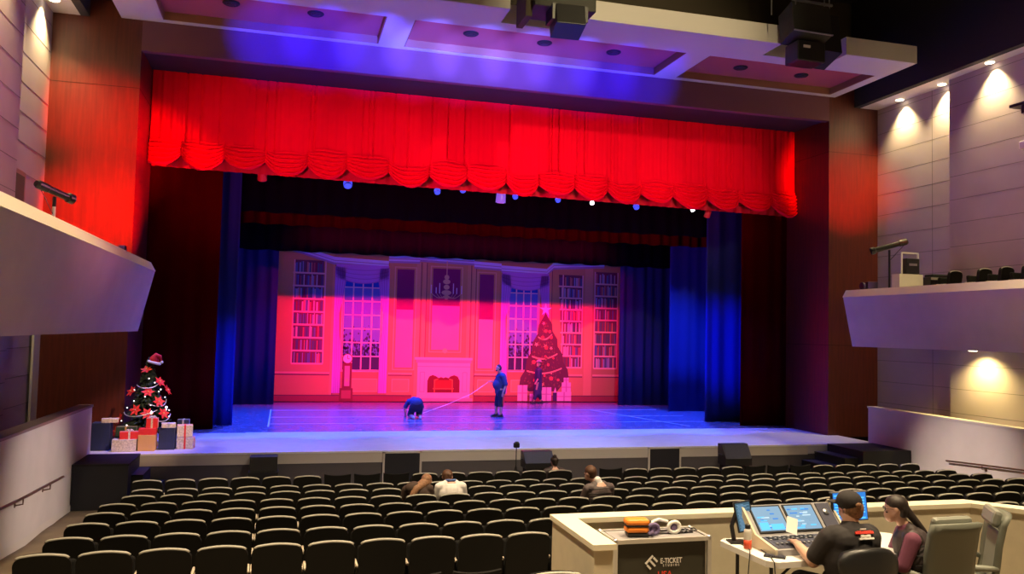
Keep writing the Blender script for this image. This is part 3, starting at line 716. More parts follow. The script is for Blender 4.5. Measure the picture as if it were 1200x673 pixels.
# standing man on stage, profile to the left, holding the tape
t = thing('person', 'standing person in navy T-shirt and dark shorts on stage, facing left, holding tape', 'person', (7.12,27.4,ZS))
body = MB()
H = 1.78
head_shapes(body, (-.10,-.02,1.64), face=(-1,-.1,-.25))
body.cap((-.02,0,1.44),.06,(-.07,-.01,1.58),.055,'skin')
body.cap((.0,.0,1.05),.15,(.02,0,1.36),.15,'skin')
body.cap((0,-.1,.95),.1,(0,-.1,.55),.075,'skin'); body.cap((0,-.1,.55),.068,(.0,-.13,.1),.042,'skin')
body.cap((.0,.1,.95),.1,(-.08,.1,.55),.075,'skin'); body.cap((-.08,.1,.55),.068,(-.1,.12,.1),.042,'skin')
body.cap((.07,-.2,1.36),.055,(.12,-.27,1.07),.045,'skin'); body.cap((.12,-.27,1.07),.042,(.02,-.29,.84),.03,'skin')
hand(body, (.02,-.29,.83), (-.15,0,-1), (0,-1,0))
body.cap((-.02,.18,1.36),.055,(-.12,.15,1.12),.045,'skin'); body.cap((-.12,.15,1.12),.042,(-.33,.02,1.19),.032,'skin')
hand(body, (-.34,.01,1.19), (-1,-.2,.0), (0,0,1), curl=1.1)
body.ell((0,0,.98),(.17,.17,.14),'skin')
smooth_mod(body.build('body', t), .011)
b = MB(); b.cap((.01,0,1.0),.20,(.02,0,1.32),.185,'navy'); b.ell((-.07,0,1.08),(.20,.19,.19),'navy'); b.cap((-.0,-.16,1.38),.09,(.0,.16,1.38),.09,'navy'); b.cap((0,0,.86),.19,(0,0,1.0),.2,'navy')
b.cap((.05,-.19,1.36),.09,(.11,-.26,1.12),.078,'navy'); b.cap((-.02,.18,1.36),.09,(-.1,.17,1.18),.08,'navy')
smooth_mod(b.build('t_shirt', t), .013)
b = MB(); b.cap((0,-.1,.84),.125,(0,-.1,.42),.10,'navydk'); b.cap((0,.1,.84),.125,(-.07,.1,.42),.10,'navydk'); b.ell((0,0,.88),(.18,.19,.12),'navydk')
smooth_mod(b.build('shorts', t), .013)
b = MB(); b.tube([(.05,-.225,.82),(.05,-.205,.6),(.05,-.2,.38)], .022, 'stripe', 8); b.build('side_stripe', t, True, 'orange-red stripe down the shorts')
b = MB(); b.ell((-.075,-.015,1.685),(.086,.09,.075),'hairdark'); b.ell((-.045,-.015,1.64),(.07,.085,.09),'hairdark'); b.build('hair', t, True)
b = MB(); b.ell((-.15,-.02,1.565),(.035,.05,.035),'hairdark'); b.build('beard', t, True)
eyes(t, (-.10,-.02,1.64), (-1,-.1,-.25))
shoe(t, (.0,-.13,0), (-1,-.1,0)); shoe(t, (-.1,.12,0), (-1,.1,0))

# kneeling person seen from behind, head down
t = thing('person', 'kneeling person in dark blue bent forward over the stage floor, seen from behind', 'person', (4.22,26.9,ZS))
body = MB()
for s in (-1,1):
    body.cap((s*.12,.0,.06),.055,(s*.14,.38,.09),.07,'skin'); body.cap((s*.14,.38,.1),.08,(s*.11,.12,.42),.10,'skin')
    body.cap((s*.11,-.0,.05),.04,(s*.1,-.16,.05),.03,'skin')
    body.cap((s*.2,.5,.5),.055,(s*.3,.62,.28),.045,'skin'); body.cap((s*.3,.62,.28),.042,(s*.25,.72,.05),.03,'skin')
    hand(body, (s*.25,.73,.04), (0,1,-.1), (0,0,1), side=s)
body.ell((0,.14,.44),(.19,.16,.15),'skin'); body.cap((0,.16,.46),.14,(0,.55,.5),.13,'skin'); body.cap((0,.6,.48),.05,(0,.7,.42),.05,'skin')
head_shapes(body, (0,.78,.36), face=(0,.35,-1)); smooth_mod(body.build('body', t), .011)
b = MB(); b.cap((0,.1,.50),.17,(0,.56,.52),.16,'navy'); b.cap((-.17,.54,.52),.09,(.17,.54,.52),.09,'navy')
for s in (-1,1): b.cap((s*.19,.52,.5),.085,(s*.27,.6,.34),.07,'navy')
b.ell((0,.28,.53),(.23,.25,.15),'navy'); smooth_mod(b.build('t_shirt', t), .013)
b = MB(); b.ell((0,.1,.40),(.21,.17,.19),'navydk')
for s in (-1,1): b.cap((s*.11,.1,.36),.12,(s*.14,.36,.12),.10,'navydk')
smooth_mod(b.build('trousers', t), .013)
b = MB(); b.ell((0,.80,.40),(.09,.1,.085),'hairdark'); b.build('hair', t, True)
for s in (-1,1):
    b = MB(); b.cap((s*.11,.0,.055),.045,(s*.105,-.2,.06),.04,'white'); b.build('shoe', t, True, 'pale shoe with upturned sole')

# tape between the two
b = MB(); b.tube([(4.50,27.35,ZS+.14),(5.3,27.36,ZS+.42),(6.1,27.38,ZS+.76),(6.70,27.4,ZS+1.17)], .008, 'paper', 6)
tag(b.build('measuring_tape'), 'long thin pale measuring tape stretched between standing and kneeling people on stage', 'tape measure')

# woman by the painted tree
t = thing('person', 'person in long navy coat and pale hat walking with cane before painted tree', 'person', (9.98,32.35,ZS))
body = MB(); head_shapes(body, (-.0,-.02,1.58), face=(-.9,-.4,0)); body.cap((0,0,1.38),.05,(0,0,1.52),.045,'skin'); body.cap((0,0,.9),.12,(0,0,1.32),.13,'skin')
body.cap((-.03,-.08,.85),.08,(-.1,-.09,.45),.06,'skin'); body.cap((-.1,-.09,.45),.055,(-.2,-.1,.1),.038,'skin')
body.cap((.03,.08,.85),.08,(.1,.08,.45),.06,'skin'); body.cap((.1,.08,.45),.055,(.16,.08,.1),.038,'skin')
body.cap((-.04,-.17,1.32),.045,(-.06,-.22,1.05),.038,'skin'); body.cap((-.06,-.22,1.05),.036,(-.16,-.24,.88),.028,'skin'); hand(body, (-.16,-.24,.87), (-.6,0,-.8), (0,-1,0), sc=.95, curl=1.2)
body.cap((.0,.17,1.32),.045,(.03,.2,1.05),.038,'skin'); body.cap((.03,.2,1.05),.036,(-.05,.2,.82),.028,'skin'); hand(body, (-.05,.2,.81), (-.2,0,-1), (0,1,0), sc=.95)
smooth_mod(body.build('body', t), .011)
b = MB(); b.cap((0,0,.95),.155,(0,0,1.32),.15,'dressblue'); b.cap((-.0,-.14,1.34),.07,(0,.14,1.34),.07,'dressblue'); b.cap((0,0,.6),.17,(0,0,.95),.16,'dressblue'); b.cap((-.03,0,.42),.17,(0,0,.7),.17,'dressblue')
b.cap((-.04,-.17,1.32),.065,(-.06,-.22,1.05),.055,'dressblue'); b.cap((.0,.17,1.32),.065,(.03,.2,1.05),.055,'dressblue')
b.cap((-.08,-.08,.5),.1,(-.16,-.1,.2),.06,'dressblue'); b.cap((.07,.08,.5),.1,(.13,.08,.2),.06,'dressblue')
smooth_mod(b.build('coat', t), .012)
b = MB(); b.ell((.02,0,1.63),(.09,.09,.08),'hairdark'); b.ell((.04,0,1.56),(.07,.08,.09),'hairdark'); b.build('hair', t, True)
b = MB(); b.ell((.02,0,1.72),(.10,.10,.06),'straw'); b.ell((.02,0,1.69),(.14,.14,.015),'straw'); b.build('hat', t, True, 'pale round hat')
shoe(t, (-.2,-.1,0), (-1,0,0)); shoe(t, (.16,.08,0), (-1,0,0)); eyes(t, (0,-.02,1.58), (-.9,-.4,0))
b = MB(); b.tube([(9.74,32.1,ZS+.84),(9.68,32.08,ZS+.0)], .012, 'plastic', 8); b.tube([(9.74,32.1,ZS+.84),(9.70,32.1,ZS+.88),(9.63,32.1,ZS+.87)], .013, 'plastic', 8)
tag(b.build('walking_cane'), 'thin dark cane in the hand of person before the painted tree', 'cane')

# audience members, seated: generic upper + lower body
def sitter(loc, rz, label, top, trouser, hairm, lean=0.0, headoff=(0,0,0), hairlen=0, extra=None, hs=1.0, face=(0,1,0)):
    t = thing('person', label, 'person', loc, rz); t.scale = (hs,hs,hs)
    body = MB(); L = Vector((0,lean,0)); ho = Vector(headoff)
    hc = Vector((0,.02,1.19))+L*1.1+ho
    head_shapes(body, hc, face=face)
    body.cap(Vector((0,0,.98))+L*.9,.055,hc-Vector((0,0,.06)),.05,'skin')
    body.cap((0,.03,.55),.14,Vector((0,0,.9))+L*.8,.14,'skin')
    for s in (-1,1):
        body.cap((s*.1,.08,.50),.09,(s*.12,.48,.47),.065,'skin'); body.cap((s*.12,.48,.46),.06,(s*.12,.5,.1),.04,'skin')
        body.cap(Vector((s*.19,0,.93))+L*.8,.05,Vector((s*.25,.1,.68))+L*.5,.042,'skin'); body.cap(Vector((s*.25,.1,.68))+L*.5,.04,(s*.12,.36,.62),.03,'skin')
        hand(body, (s*.12,.37,.62), (-s*.5,1,0), (0,0,1), side=-s)
    smooth_mod(body.build('body', t), .011)
    b = MB(); b.cap((0,.04,.56),.165,Vector((0,0,.86))+L*.75,.165,top); b.cap(Vector((-.17,0,.93))+L*.8,.075,Vector((.17,0,.93))+L*.8,.075,top); b.cap(Vector((-.07,.0,.965))+L*.85,.075,Vector((.07,.0,.965))+L*.85,.075,top)
    b.ell(Vector((0,0,.80))+L*.7,(.21,.15,.2),top)
    for s in (-1,1): b.cap(Vector((s*.20,0,.92))+L*.8,.07,Vector((s*.25,.1,.68))+L*.5,.058,extra or top); b.cap(Vector((s*.25,.1,.68))+L*.5,.055,(s*.14,.32,.62),.042,extra or top)
    g = smooth_mod(b.build('top', t), .012)
    b = MB(); b.ell((0,.03,.5),(.19,.17,.12),trouser)
    for s in (-1,1): b.cap((s*.1,.08,.50),.10,(s*.12,.48,.47),.08,trouser); b.cap((s*.12,.48,.46),.075,(s*.12,.5,.12),.06,trouser)
    smooth_mod(b.build('trousers', t), .013)
    f = Vector(face).normalized()
    b = MB(); b.ell(hc+Vector((0,0,.035))-f*.015,(.092,.10,.088),hairm); b.ell(hc-f*.045-Vector((0,0,.0)),(.08,.065,.1),hairm)
    if hairlen: b.cap(hc-f*.06+Vector((0,0,.02)),.08,hc-f*.09-Vector((0,0,hairlen)),.045,hairm)
    smooth_mod(b.build('hair', t), .011, 2)
    for s in (-1,1): shoe(t, (s*.12,.5,.0), (0,1,0))
    eyes(t, hc, face)
    return t, hc
def fz(y): return floor_z(y)
PERS = []
seated = []
t, hc = sitter((2.25,13.86,fz(13.86)), 0, 'person with long light brown hair in dark brown coat leaning right toward neighbour, fourth row', 'browncoat', 'jean', 'hairlight', 0.10, (.16,.05,-.16), .25, hs=1.0, face=(.5,1,-.3))
b = MB(); b.ell((-.08,.02,.95),(.15,.13,.11),'browncoat'); smooth_mod(b.build('coat_hood', t), .012)
b = MB(); b.cap(hc+Vector((-.02,-.05,.0)),.085,Vector((-.06,-.06,.95)),.07,'hairlight'); b.cap(Vector((-.06,-.06,.95)),.07,(-.12,-.10,.84),.05,'hairbrown'); smooth_mod(b.build('long_hair', t), .012, 2)
t, hc = sitter((2.81,13.86,fz(13.86)), 0, 'person with tied brown hair and white top seated in the fourth row', 'whitecloth', 'jean', 'hairbrown', 0.14, (-.03,.10,-.14), 0, hs=1.02, face=(.2,1,-.7))
b = MB(); b.tube([(-.09,.13,1.02),(-.04,.05,1.035),(.04,.05,1.035),(.09,.13,1.02)], .02, 'bluecloth', 8); b.build('collar', t, True, 'blue collar')
b = MB(); b.ell(hc+Vector((.02,-.09,.05)),(.045,.045,.045),'hairbrown'); b.build('hair_bun', t, True)
t, hc = sitter((5.57,16.76,fz(16.76)), 0, 'dark haired person with hair tied up seated in the front row', 'vestbrown', 'jean', 'hairdark', 0.02, (0,0,-.05), .06, hs=.90, face=(-.2,1,-.2))
b = MB(); b.ell(hc+Vector((0,-.04,.12)),(.05,.05,.05),'hairdark'); b.build('hair_bun', t, True)
t, hc = sitter((5.05,12.88,fz(12.88)), math.radians(8), 'person with short brown hair in grey-brown quilted vest seated in the fifth row', 'vestgrey', 'jean', 'hairbrown', 0.0, (-.12,.06,-.05), 0, extra='plaid', hs=1.06, face=(-.6,1,-.45))
b = MB()
for z in (.72,.80,.88,.95):
    b.tube([(.225*math.sin(a), -.172*math.cos(a)+(.0), z-.02*abs(math.sin(a))) for a in [(-1.25+2.5*k/14) for k in range(15)]], .008, 'vestseam', 6)
b.build('quilting_seams', t, True)
b = MB(); b.cap((-.01,-.01,1.0),.062,(-.03,.0,1.05),.058,'whitecloth'); smooth_mod(b.build('shirt_collar', t), .011, 1)

b = MB(); b.box(-.24,.24,.07,.50,.36,.44,'seatfab',None,.03); tmp = b.build('lowered'); low_me = tmp.data; bpy.data.objects.remove(tmp)
for px, py in ((2.25,13.6),(2.81,13.6),(5.57,16.5),(5.05,12.6)):
    best = min((o for o in COL.objects if o.name.startswith('theatre_seat')), key=lambda o: (o.location.x-px)**2+(o.location.y-py)**2)
    for ch in best.children:
        if ch.name.startswith('tip_up'): ch.data = low_me
    best['label'] = best['label'].replace('black theatre seat with painted rim highlight','occupied black theatre seat')
# ---------------------------------------------------------------- mixing booth
ZB = 1.2      # booth floor
b = MB(); b.box(2.5, 9.5, 3.2, 7.2, ZB-.25, ZB, 'concrete'); struct(b.build('booth_floor'))
b = MB()
def mitre(path, d):
    out = []; P = [Vector(p) for p in path]
    for i, p in enumerate(P):
        n = []
        if i > 0: e = (P[i]-P[i-1]).normalized(); n.append(Vector((-e.y,e.x)))
        if i < len(P)-1: e = (P[i+1]-P[i]).normalized(); n.append(Vector((-e.y,e.x)))
        if len(n) == 1: m = n[0]; k = 1
        else: m = (n[0]+n[1]).normalized(); k = 1/m.dot(n[0])
        out.append((p+m*d*k)[:])
    return out
bp = [(2.53,6.32),(2.53,7.32),(7.02,7.32),(8.6,5.5),(8.6,3.4)]
bt = [(2.53,6.29)]+bp[1:]
def ring(path, th, z0, z1, m):
    o = mitre(path, th/2); i_ = mitre(path, -th/2); n = len(path)
    vs = [(*p,z0) for p in o]+[(*p,z0) for p in i_]+[(*p,z1) for p in o]+[(*p,z1) for p in i_]; fs = []
    for k in range(n-1):
        fs += [(k,k+1,2*n+k+1,2*n+k),(n+k+1,n+k,3*n+k,3*n+k+1),(2*n+k,2*n+k+1,3*n+k+1,3*n+k),(k+1,k,n+k,n+k+1)]
    fs += [(n,0,2*n,3*n),(n-1,2*n-1,4*n-1,3*n-1)]
    b.add(vs, fs, m)
ring(bp, .16, .5, 2.075, 'cream'); ring(bt, .20, 2.075, 2.12, 'creamtop')
struct(b.build('booth_wall'))

# road case
t = thing('road_case', 'black flight case with aluminium edges and white lettering inside the booth corner', 'flight case', (3.215,6.86,ZB), 0)
w2, d2, h2 = .44, .18, .85
b = MB(); b.box(-w2+.02,w2-.02,-d2+.02,d2-.02,.08,h2-.02,'caseblack'); cb = b.build('case_body', t)
b = MB()
for sx in (-1,1):
    for sy in (-1,1): b.box(sx*w2-.018,sx*w2+.018,sy*d2-.018,sy*d2+.018,.08,h2,'alu')
for sy in (-1,1):
    for z in (.08,h2-.035): b.box(-w2,w2,sy*d2-.016,sy*d2+.016,z,z+.035,'alu')
for sx in (-1,1):
    for z in (.08,h2-.035): b.box(sx*w2-.016,sx*w2+.016,-d2,d2,z,z+.035,'alu')
b.build('edge_extrusions', t)
b = MB(); b.box(-w2+.03,w2-.03,-d2+.03,d2-.03,h2-.02,h2-.005,'consolegrey'); b.box(-.1,.36,-.04,.0,h2-.005,h2+.003,'plastic'); b.box(.05,.32,.05,.09,h2-.005,h2+.003,'plastic'); b.build('lid_recess', t)
for sx in (-1,1):
    for sy in (-1,1):
        b = MB(); b.ell((sx*w2,sy*d2,h2-.012),.024,'metal'); b.build('ball_corner', t, True)
        b = MB(); b.lathe([(.035,-.012),(.035,.012)], 'plastic', 14, XF((sx*(w2-.08),sy*(d2-.06),.035),(0,PI/2,0))); b.box(sx*(w2-.08)-.02,sx*(w2-.08)+.02,sy*(d2-.06)-.02,sy*(d2-.06)+.02,.04,.085,'metal'); b.build('caster', t)
F = XF((0,0,0),(PI/2,0,0)); yf = -d2+.012
text_mesh('lettering', 'E-TICKET', .062, 'printwhite', cb, XF((.088,yf,.650),(PI/2,0,0)), stretch=.80)['label'] = 'white company lettering'
text_mesh('lettering', 'S  T  U  D  I  O  S', .026, 'printwhite', cb, XF((.088,yf,.612),(PI/2,0,0)), stretch=.80)['label'] = 'small white second line'
text_mesh('lettering', 'USA', .075, 'printred', cb, XF((.03,yf,.535),(PI/2,0,0)))['label'] = 'red lettering at the frame bottom'
b = MB(); c0 = Vector((-.10,yf,.645))
def bar(cx, cz, L, ang, w=.017):
    X = XF((c0.x+cx,0,c0.z+cz),(0,-ang,0)); b.box(-L/2,L/2,yf-.002,yf+.002,-w/2,w/2,'printwhite',X)
a45 = math.radians(45)
bar(-.018,.022,.095,a45); bar(.012,-.008,.075,-a45); bar(.040,.020,.050,-a45); bar(-.020,-.040,.050,-a45)
b.build('logo_mark', cb, False, 'white diagonal monogram mark')
# things on the case
zc = ZB+h2+.003
b = MB(); b.box(-.10,.10,-.065,.065,.0,.055,'orange',None,.022); o = b
t = thing('hard_shell_case', 'orange zipped hard shell case lying on top of the flight case', 'case', (3.02,6.80,zc+.03), math.radians(-8))
b.build('base_half', t); b = MB(); b.box(-.105,.105,-.07,.07,.062,.115,'orange',None,.024); b.build('lid_half', t); b = MB(); b.box(-.102,.102,-.066,.066,.054,.064,'plastic',None,.003); b.build('zip', t)
b = MB(); b.box(-.09,.11,-.06,.06,.0,.03,'plastic',None,.01); b.tube([(.1,-.05,.02),(.13,-.06,.04),(.15,-.02,.02),(.12,.03,.015)], .014, 'violetcloth', 8)
o = b.build('pouch'); o.location = (3.02,6.80,zc); o.rotation_euler = (0,0,-.14); tag(o, 'flat black pouch with violet strap under the orange hard shell case', 'pouch')
t = thing('headphones', 'white and purple over-ear headphones lying on the flight case', 'headphones', (3.30,6.83,zc))
b = MB(); b.tube([(-.12,-.02,.05),(-.10,.03,.095),(-.03,.05,.11),(.05,.03,.09)], .014, 'white', 10); b.build('headband', t, True)
for p, m, rr in (((.09,-.01,.05),'white',.055),((-.12,-.03,.045),'violetcloth',.05)):
    b = MB(); a = [(p[0]+rr*math.cos(k*PI/8), p[1], p[2]+.0+rr*.85*math.sin(k*PI/8)) for k in range(17)]; b.tube(a, .017, m, 8, cap=False); b.ell((p[0],p[1]+.005,p[2]),(.035,.012,.035),'violetcloth'); b.build('ear_cup', t, True)
b = MB(); r = random.Random(2); pts = [(.0,0,0)]
for k in range(26): pts.append((.015*k*.6+.02*math.sin(k*1.4), .05*math.sin(k*.9), .006+.012*abs(math.sin(k*2.1))))
b.tube(pts, .006, 'plastic', 6); o = b.build('coiled_cable', None, True); o.location = (3.40,6.85,zc); tag(o, 'tangled thin black cable on the right of the flight case top', 'cable')

# table with rounded white top, trestle legs
t = thing('folding_table', 'white plastic folding table carrying the lighting console in the booth', 'table', (0,0,ZB))
ZT = .75
b = MB()
out = [(3.92,6.20),(4.0,6.13),(5.6,6.20),(5.68,6.3),(5.68,6.86),(5.6,6.93),(3.95,6.95),(3.88,6.88)]
b.prism(out, 'z', ZT-.05, ZT, 'white'); b.build('tabletop', t)
for x in (4.02,5.5):
    for y in (6.28,6.82):
        b = MB(); b.tube([(x,y,0),(x,y,ZT-.05)], .016, 'metaldk', 8); b.build('leg', t)
    b = MB(); b.tube([(x,6.28,.3),(x,6.82,.3)], .012, 'metaldk', 8); b.tube([(x,6.55,.3),(x+(.5 if x < 5 else -.5),6.55,ZT-.06)], .012, 'metaldk', 8); b.build('leg_brace', t)
ZTT = ZB+ZT
# console
t = thing('lighting_console', 'grey lighting console with two tilted touch screens on the white table', 'console', (4.08,6.30,ZTT), math.radians(2))
b = MB()
prof = [(0,.0),(.0,.05),(.30,.10),(.52,.32),(.55,.30),(.36,.06),(.36,.0)]
b.prism(prof, 'x', 0, .92, 'consolegrey'); b.build('console_body', t)
for x in (-.02,.92):
    b = MB(); b.prism([(-.02,.0),(-.02,.06),(.29,.12),(.53,.345),(.56,.31),(.36,.08),(.34,.0)], 'x', x, x+.022, 'cream'); b.build('side_cheek', t, False, 'cream side cheek')
ang = math.atan2(.22,.22)
for k, x in enumerate((.05,.40)):
    X = XF((x,.30,.10),(ang,0,0)); b = MB(); b.box(0,.32,.02,.295,.0,.012,'plastic',X); sf = b.build('screen_frame', t)
    b = MB(); b.box(.015,.305,.035,.28,.012,.015,'screendim' if 0 else 'screenpale',X)
    r = random.Random(k+4)
    for q in range(22):
        xa = .02+r.random()*.2; ya = .045+r.random()*.2; b.box(xa, xa+r.uniform(.03,.09), ya, ya+.012, .015, .0165, r.choice(['screenwhite','screencyan','screenblue','screenpale']), X)
    if k == 0:
        b.box(.03,.12,.045,.12,.0152,.017,'screencyan',X); b.box(.14,.27,.045,.10,.0152,.017,'screencyan',X)
    b.build('touch_screen', sf)
X = XF((.76,.30,.10),(ang,0,0)); b = MB(); b.box(0,.14,.02,.295,0,.012,'consoledk',X); b.ell((.07,.2,.02),(.03,.03,.012),'metal',X); b.build('encoder_panel', t)
X = XF((0,0,.05),(math.atan2(.05,.30),0,0)); b = MB(); b.box(.04,.88,.03,.27,0,.006,'consoledk',X)
for i in range(16):
    for j in range(3):
        b.box(.07+i*.03, .092+i*.03, .19+j*.024, .206+j*.024, .006, .012, 'plastic' if (i+j)%3 else 'consolegrey', X)
kp = b.build('key_panel', t)
for i in range(10):
    b = MB(); x = .08+i*.045; b.box(x-.002,x+.002,.05,.16,.006,.008,'plastic',X); b.box(x-.01,x+.01,.09,.11,.008,.02,'consolegrey',X); b.build('fader', kp)
for i in range(4):
    b = MB(); b.lathe([(.02,.006),(.017,.028)], 'consolegrey', 14, X @ Matrix.Translation((.62+i*.07,.13,0))); b.build('encoder_knob', kp)
# gooseneck lamp loops
# monitors
t = thing('portrait_monitor', 'small dim portrait monitor on black stand at left end of the table', 'monitor', (3.98,6.80,ZTT), math.radians(-12))
X = XF((.045,0,.085),(math.radians(-6),math.radians(-10),0))
b = MB(); b.box(-.012,.145,-.01,.015,0,.27,'plastic',X,.004); bz = b.build('bezel', t)
b = MB(); b.box(.0,.133,-.013,-.0095,.012,.258,'screendim',X)
for k in range(25): b.box(.01+.004*(k%3), .075+.05*((k*7)%3)/2, -.0145,-.013, .02+k*.0092, .0235+k*.0092, 'screenpale', X)
b.build('screen', bz)
b = MB(); b.box(-.06,.1,-.07,.07,0,.015,'plastic',None,.005); b.tube([(0,.02,.01),(-.02,.03,.14),(.02,.03,.27),(.08,.02,.24)], .02, 'plastic', 8); b.build('stand', t)
t = thing('wide_monitor', 'flat monitor with bright blue rows behind the man in the cap', 'monitor', (5.18,6.78,ZTT), math.radians(4))
X = XF((0,0,.15),(math.radians(-8),0,0))
b = MB(); b.box(-.20,.20,-.01,.018,0,.27,'plastic',X,.004); b.box(-.205,.205,-.012,.02,.262,.275,'consolegrey',X); bz = b.build('bezel', t)
b = MB(); b.box(-.188,.188,-.013,-.0095,.012,.26,'screenblue',X)
for j in range(9):
    for i in range(4):
        if (i*3+j*5)%7: b.box(-.18+i*.09, -.105+i*.09, -.0148,-.013, .02+j*.026, .034+j*.026, 'screencyan', X)
b.build('screen', bz)
b = MB(); b.box(-.09,.09,-.06,.08,0,.012,'plastic',None,.004); b.box(-.025,.025,.02,.035,.01,.25,'plastic'); b.build('stand', t)
# bottle
t = thing('drink_bottle', 'white bottle with red label and black cap on the table left of the console', 'bottle', (3.965,6.56,ZTT))
b = MB(); b.lathe([(.028,0),(.033,.006),(.033,.15),(.03,.17),(.02,.18)], 'bottlewhite', 20); b.build('bottle_body', t, True)
b = MB(); b.lathe([(.0337,.01),(.0337,.085)], 'bottlered', 20); b.build('label_band', t, True)
b = MB(); b.lathe([(.022,.178),(.024,.182),(.024,.21),(.019,.215)], 'plastic', 18); b.build('bottle_cap', t, True)
b = MB(); b.box(-.16,.16,-.06,.06,0,.012,'plastic',XF((0,0,0),(0,0,0)),.004)
for i in range(13):
    for j in range(4): b.box(-.15+i*.023,-.132+i*.023,-.05+j*.025,-.031+j*.025,.012,.018,'consoledk')
o = b.build('keyboard'); o.location = (4.0,6.29,ZTT); o.rotation_euler = (0,0,math.radians(-38)); o.location.x = 4.06; o.scale = (.55,.6,1); tag(o, 'small black keypad lying in front of the white bottle on the table', 'keypad')
for (x,y,rz,lab,nm) in ((4.95,6.25,.2,'white sheet lying on the table between the two operators','paper_sheet'),(5.12,6.36,-.35,'second white sheet on the table nearest the woman in the vest','paper_sheet')):
    b = MB(); b.box(-.105,.105,-.148,.148,0,.0015,'paper')
    for k in range(9): b.box(-.08,.07-.02*(k%3),-.12+k*.027,-.116+k*.027,.0015,.002,'consolegrey')
    o = b.build(nm); o.location = (x,y,ZTT+(.0005 if rz > 0 else .003)); o.rotation_euler = (0,0,rz); tag(o, lab, 'paper')
b = MB(); b.box(-.05,.05,-.001,.001,-.07,.07,'paper'); o = b.build('paper_sheet'); o.location = (4.27,6.36,ZTT+.24); o.rotation_euler = (-.5,.3,-.2); tag(o, 'white sheet held up in the left hand of the man in the cap', 'paper')
b = MB(); b.tube([(4.0,6.75,ZTT+.01),(3.95,6.5,ZTT+.012),(3.89,6.4,ZTT+.0),(3.86,6.38,ZTT-.2),(3.92,6.36,ZTT-.45),(3.97,6.35,ZB+.02)], .005, 'plastic', 6)
tag(b.build('dangling_cable'), 'black cable hanging off the left end of the white table', 'cable')
b = MB(); b.tube([(4.10,6.72,ZTT+.01),(4.02,6.3,ZTT+.012),(3.96,6.14,ZTT+.0),(3.95,6.10,ZTT-.2),(4.0,6.12,ZTT-.5),(4.05,6.14,ZB+.02)], .005, 'plastic', 6)
tag(b.build('dangling_cable'), 'black cable hanging from the near edge of the table below the bottle', 'cable')
r = random.Random(8)
b = MB(); b.tube([(4.20+.06*math.cos(k*.8)+.004*k, 6.72+.05*math.sin(k*.8), ZTT+.01+.03*abs(math.sin(k*.5))) for k in range(20)], .006, 'plastic', 6)
tag(b.build('coiled_cable', None, True), 'coil of black cable at the foot of the portrait monitor', 'cable')

# man in cap
MX, MY = 4.55, 5.95
t = thing('person', 'seated person in black cap and black T-shirt with red print, back to the camera', 'person', (MX,MY,ZB))
body = MB(); hc = Vector((.02,.05,1.215)); fc = Vector((-.55,1,-.25))
head_shapes(body, hc, face=fc)
body.cap((0,0,1.0),.07,(.01,.03,1.14),.065,'skin'); body.cap((0,0,.58),.15,(0,0,.88),.13,'skin')
body.cap((-.19,.02,.98),.065,(-.28,.11,.77),.058,'skin'); body.cap((-.28,.11,.77),.056,(-.27,.33,.84),.036,'skin'); hand(body, (-.27,.34,.845), (.1,1,.25), (0,0,1), side=-1)
body.cap((.19,.02,.98),.065,(.27,.12,.76),.056,'skin'); body.cap((.27,.12,.76),.054,(.18,.34,.79),.036,'skin'); hand(body, (.18,.35,.79), (-.4,1,0), (0,0,1))
for s in (-1,1): body.cap((s*.13,.08,.52),.11,(s*.16,.45,.5),.08,'skin'); body.cap((s*.16,.45,.49),.07,(s*.18,.42,.1),.045,'skin')
smooth_mod(body.build('body', t), .011)
b = MB(); b.cap((0,0,.60),.205,(0,.0,.88),.19,'tshirt'); b.cap((-.15,.0,.985),.10,(.16,.0,.985),.10,'tshirt'); b.cap((-.09,-.03,.955),.13,(.10,-.03,.955),.13,'tshirt'); b.ell((0,-.01,.80),(.245,.185,.28),'tshirt')
b.cap((-.19,.02,.97),.095,(-.265,.09,.82),.08,'tshirt'); b.cap((.19,.02,.97),.095,(.26,.10,.80),.08,'tshirt'); b.cap((0,0,1.0),.10,(0,.01,1.05),.085,'tshirt')
smooth_mod(b.build('t_shirt', t), .012)
b = MB(); b.ell((0,.04,.5),(.25,.2,.13),'jean')
for s in (-1,1): b.cap((s*.13,.08,.52),.125,(s*.16,.45,.5),.10,'jean')
smooth_mod(b.build('shorts', t), .013)
Xb = XF((.02,-.140,1.030),(PI/2-.62,0,0))
for k, (w, h, dz, m, n) in enumerate(((.055,.008,.045,'printwhite',5),(.17,.026,.018,'printred',9),(.09,.018,-.012,'printwhite',6),(.135,.018,-.034,'printwhite',10))):
    b = MB(); q = random.Random(k)
    for i in range(n):
        x0 = -w/2+w*i/n; b.box(x0, x0+w/n*.86, dz-h/2, dz-h/2+h*q.uniform(.75,1.0), -.001-.0, .012, m, Xb)
    b.build('shirt_print', t, False, 'red print line across the shoulders' if m == 'printred' else 'white print line across the shoulders')
b = MB(); b.ell(hc+Vector((.01,-.03,-.005)),(.09,.088,.088),'hairlight'); b.ell(hc+Vector((.015,-.05,-.05)),(.075,.05,.05),'hairlight'); smooth_mod(b.build('hair', t), .011, 1)
b = MB(); b.ell(hc+Vector((-.01,-.01,.05)),(.102,.108,.088),'tshirt'); f = fc.normalized(); b.ell(hc+f*.12+Vector((0,0,.05)),(.075,.07,.012),'tshirt',rot=(0,0,math.atan2(-fc.x,fc.y)))
smooth_mod(b.build('cap', t), .009, 2)
b = MB(); b.ell(hc+Vector((0,-.118,.035)),(.03,.012,.02),'hairlight'); b.build('cap_opening', t, True, 'gap above the cap strap showing hair')
eyes(t, hc, fc)
for s in (-1,1): shoe(t, (s*.18,.42,0), (0,1,0))

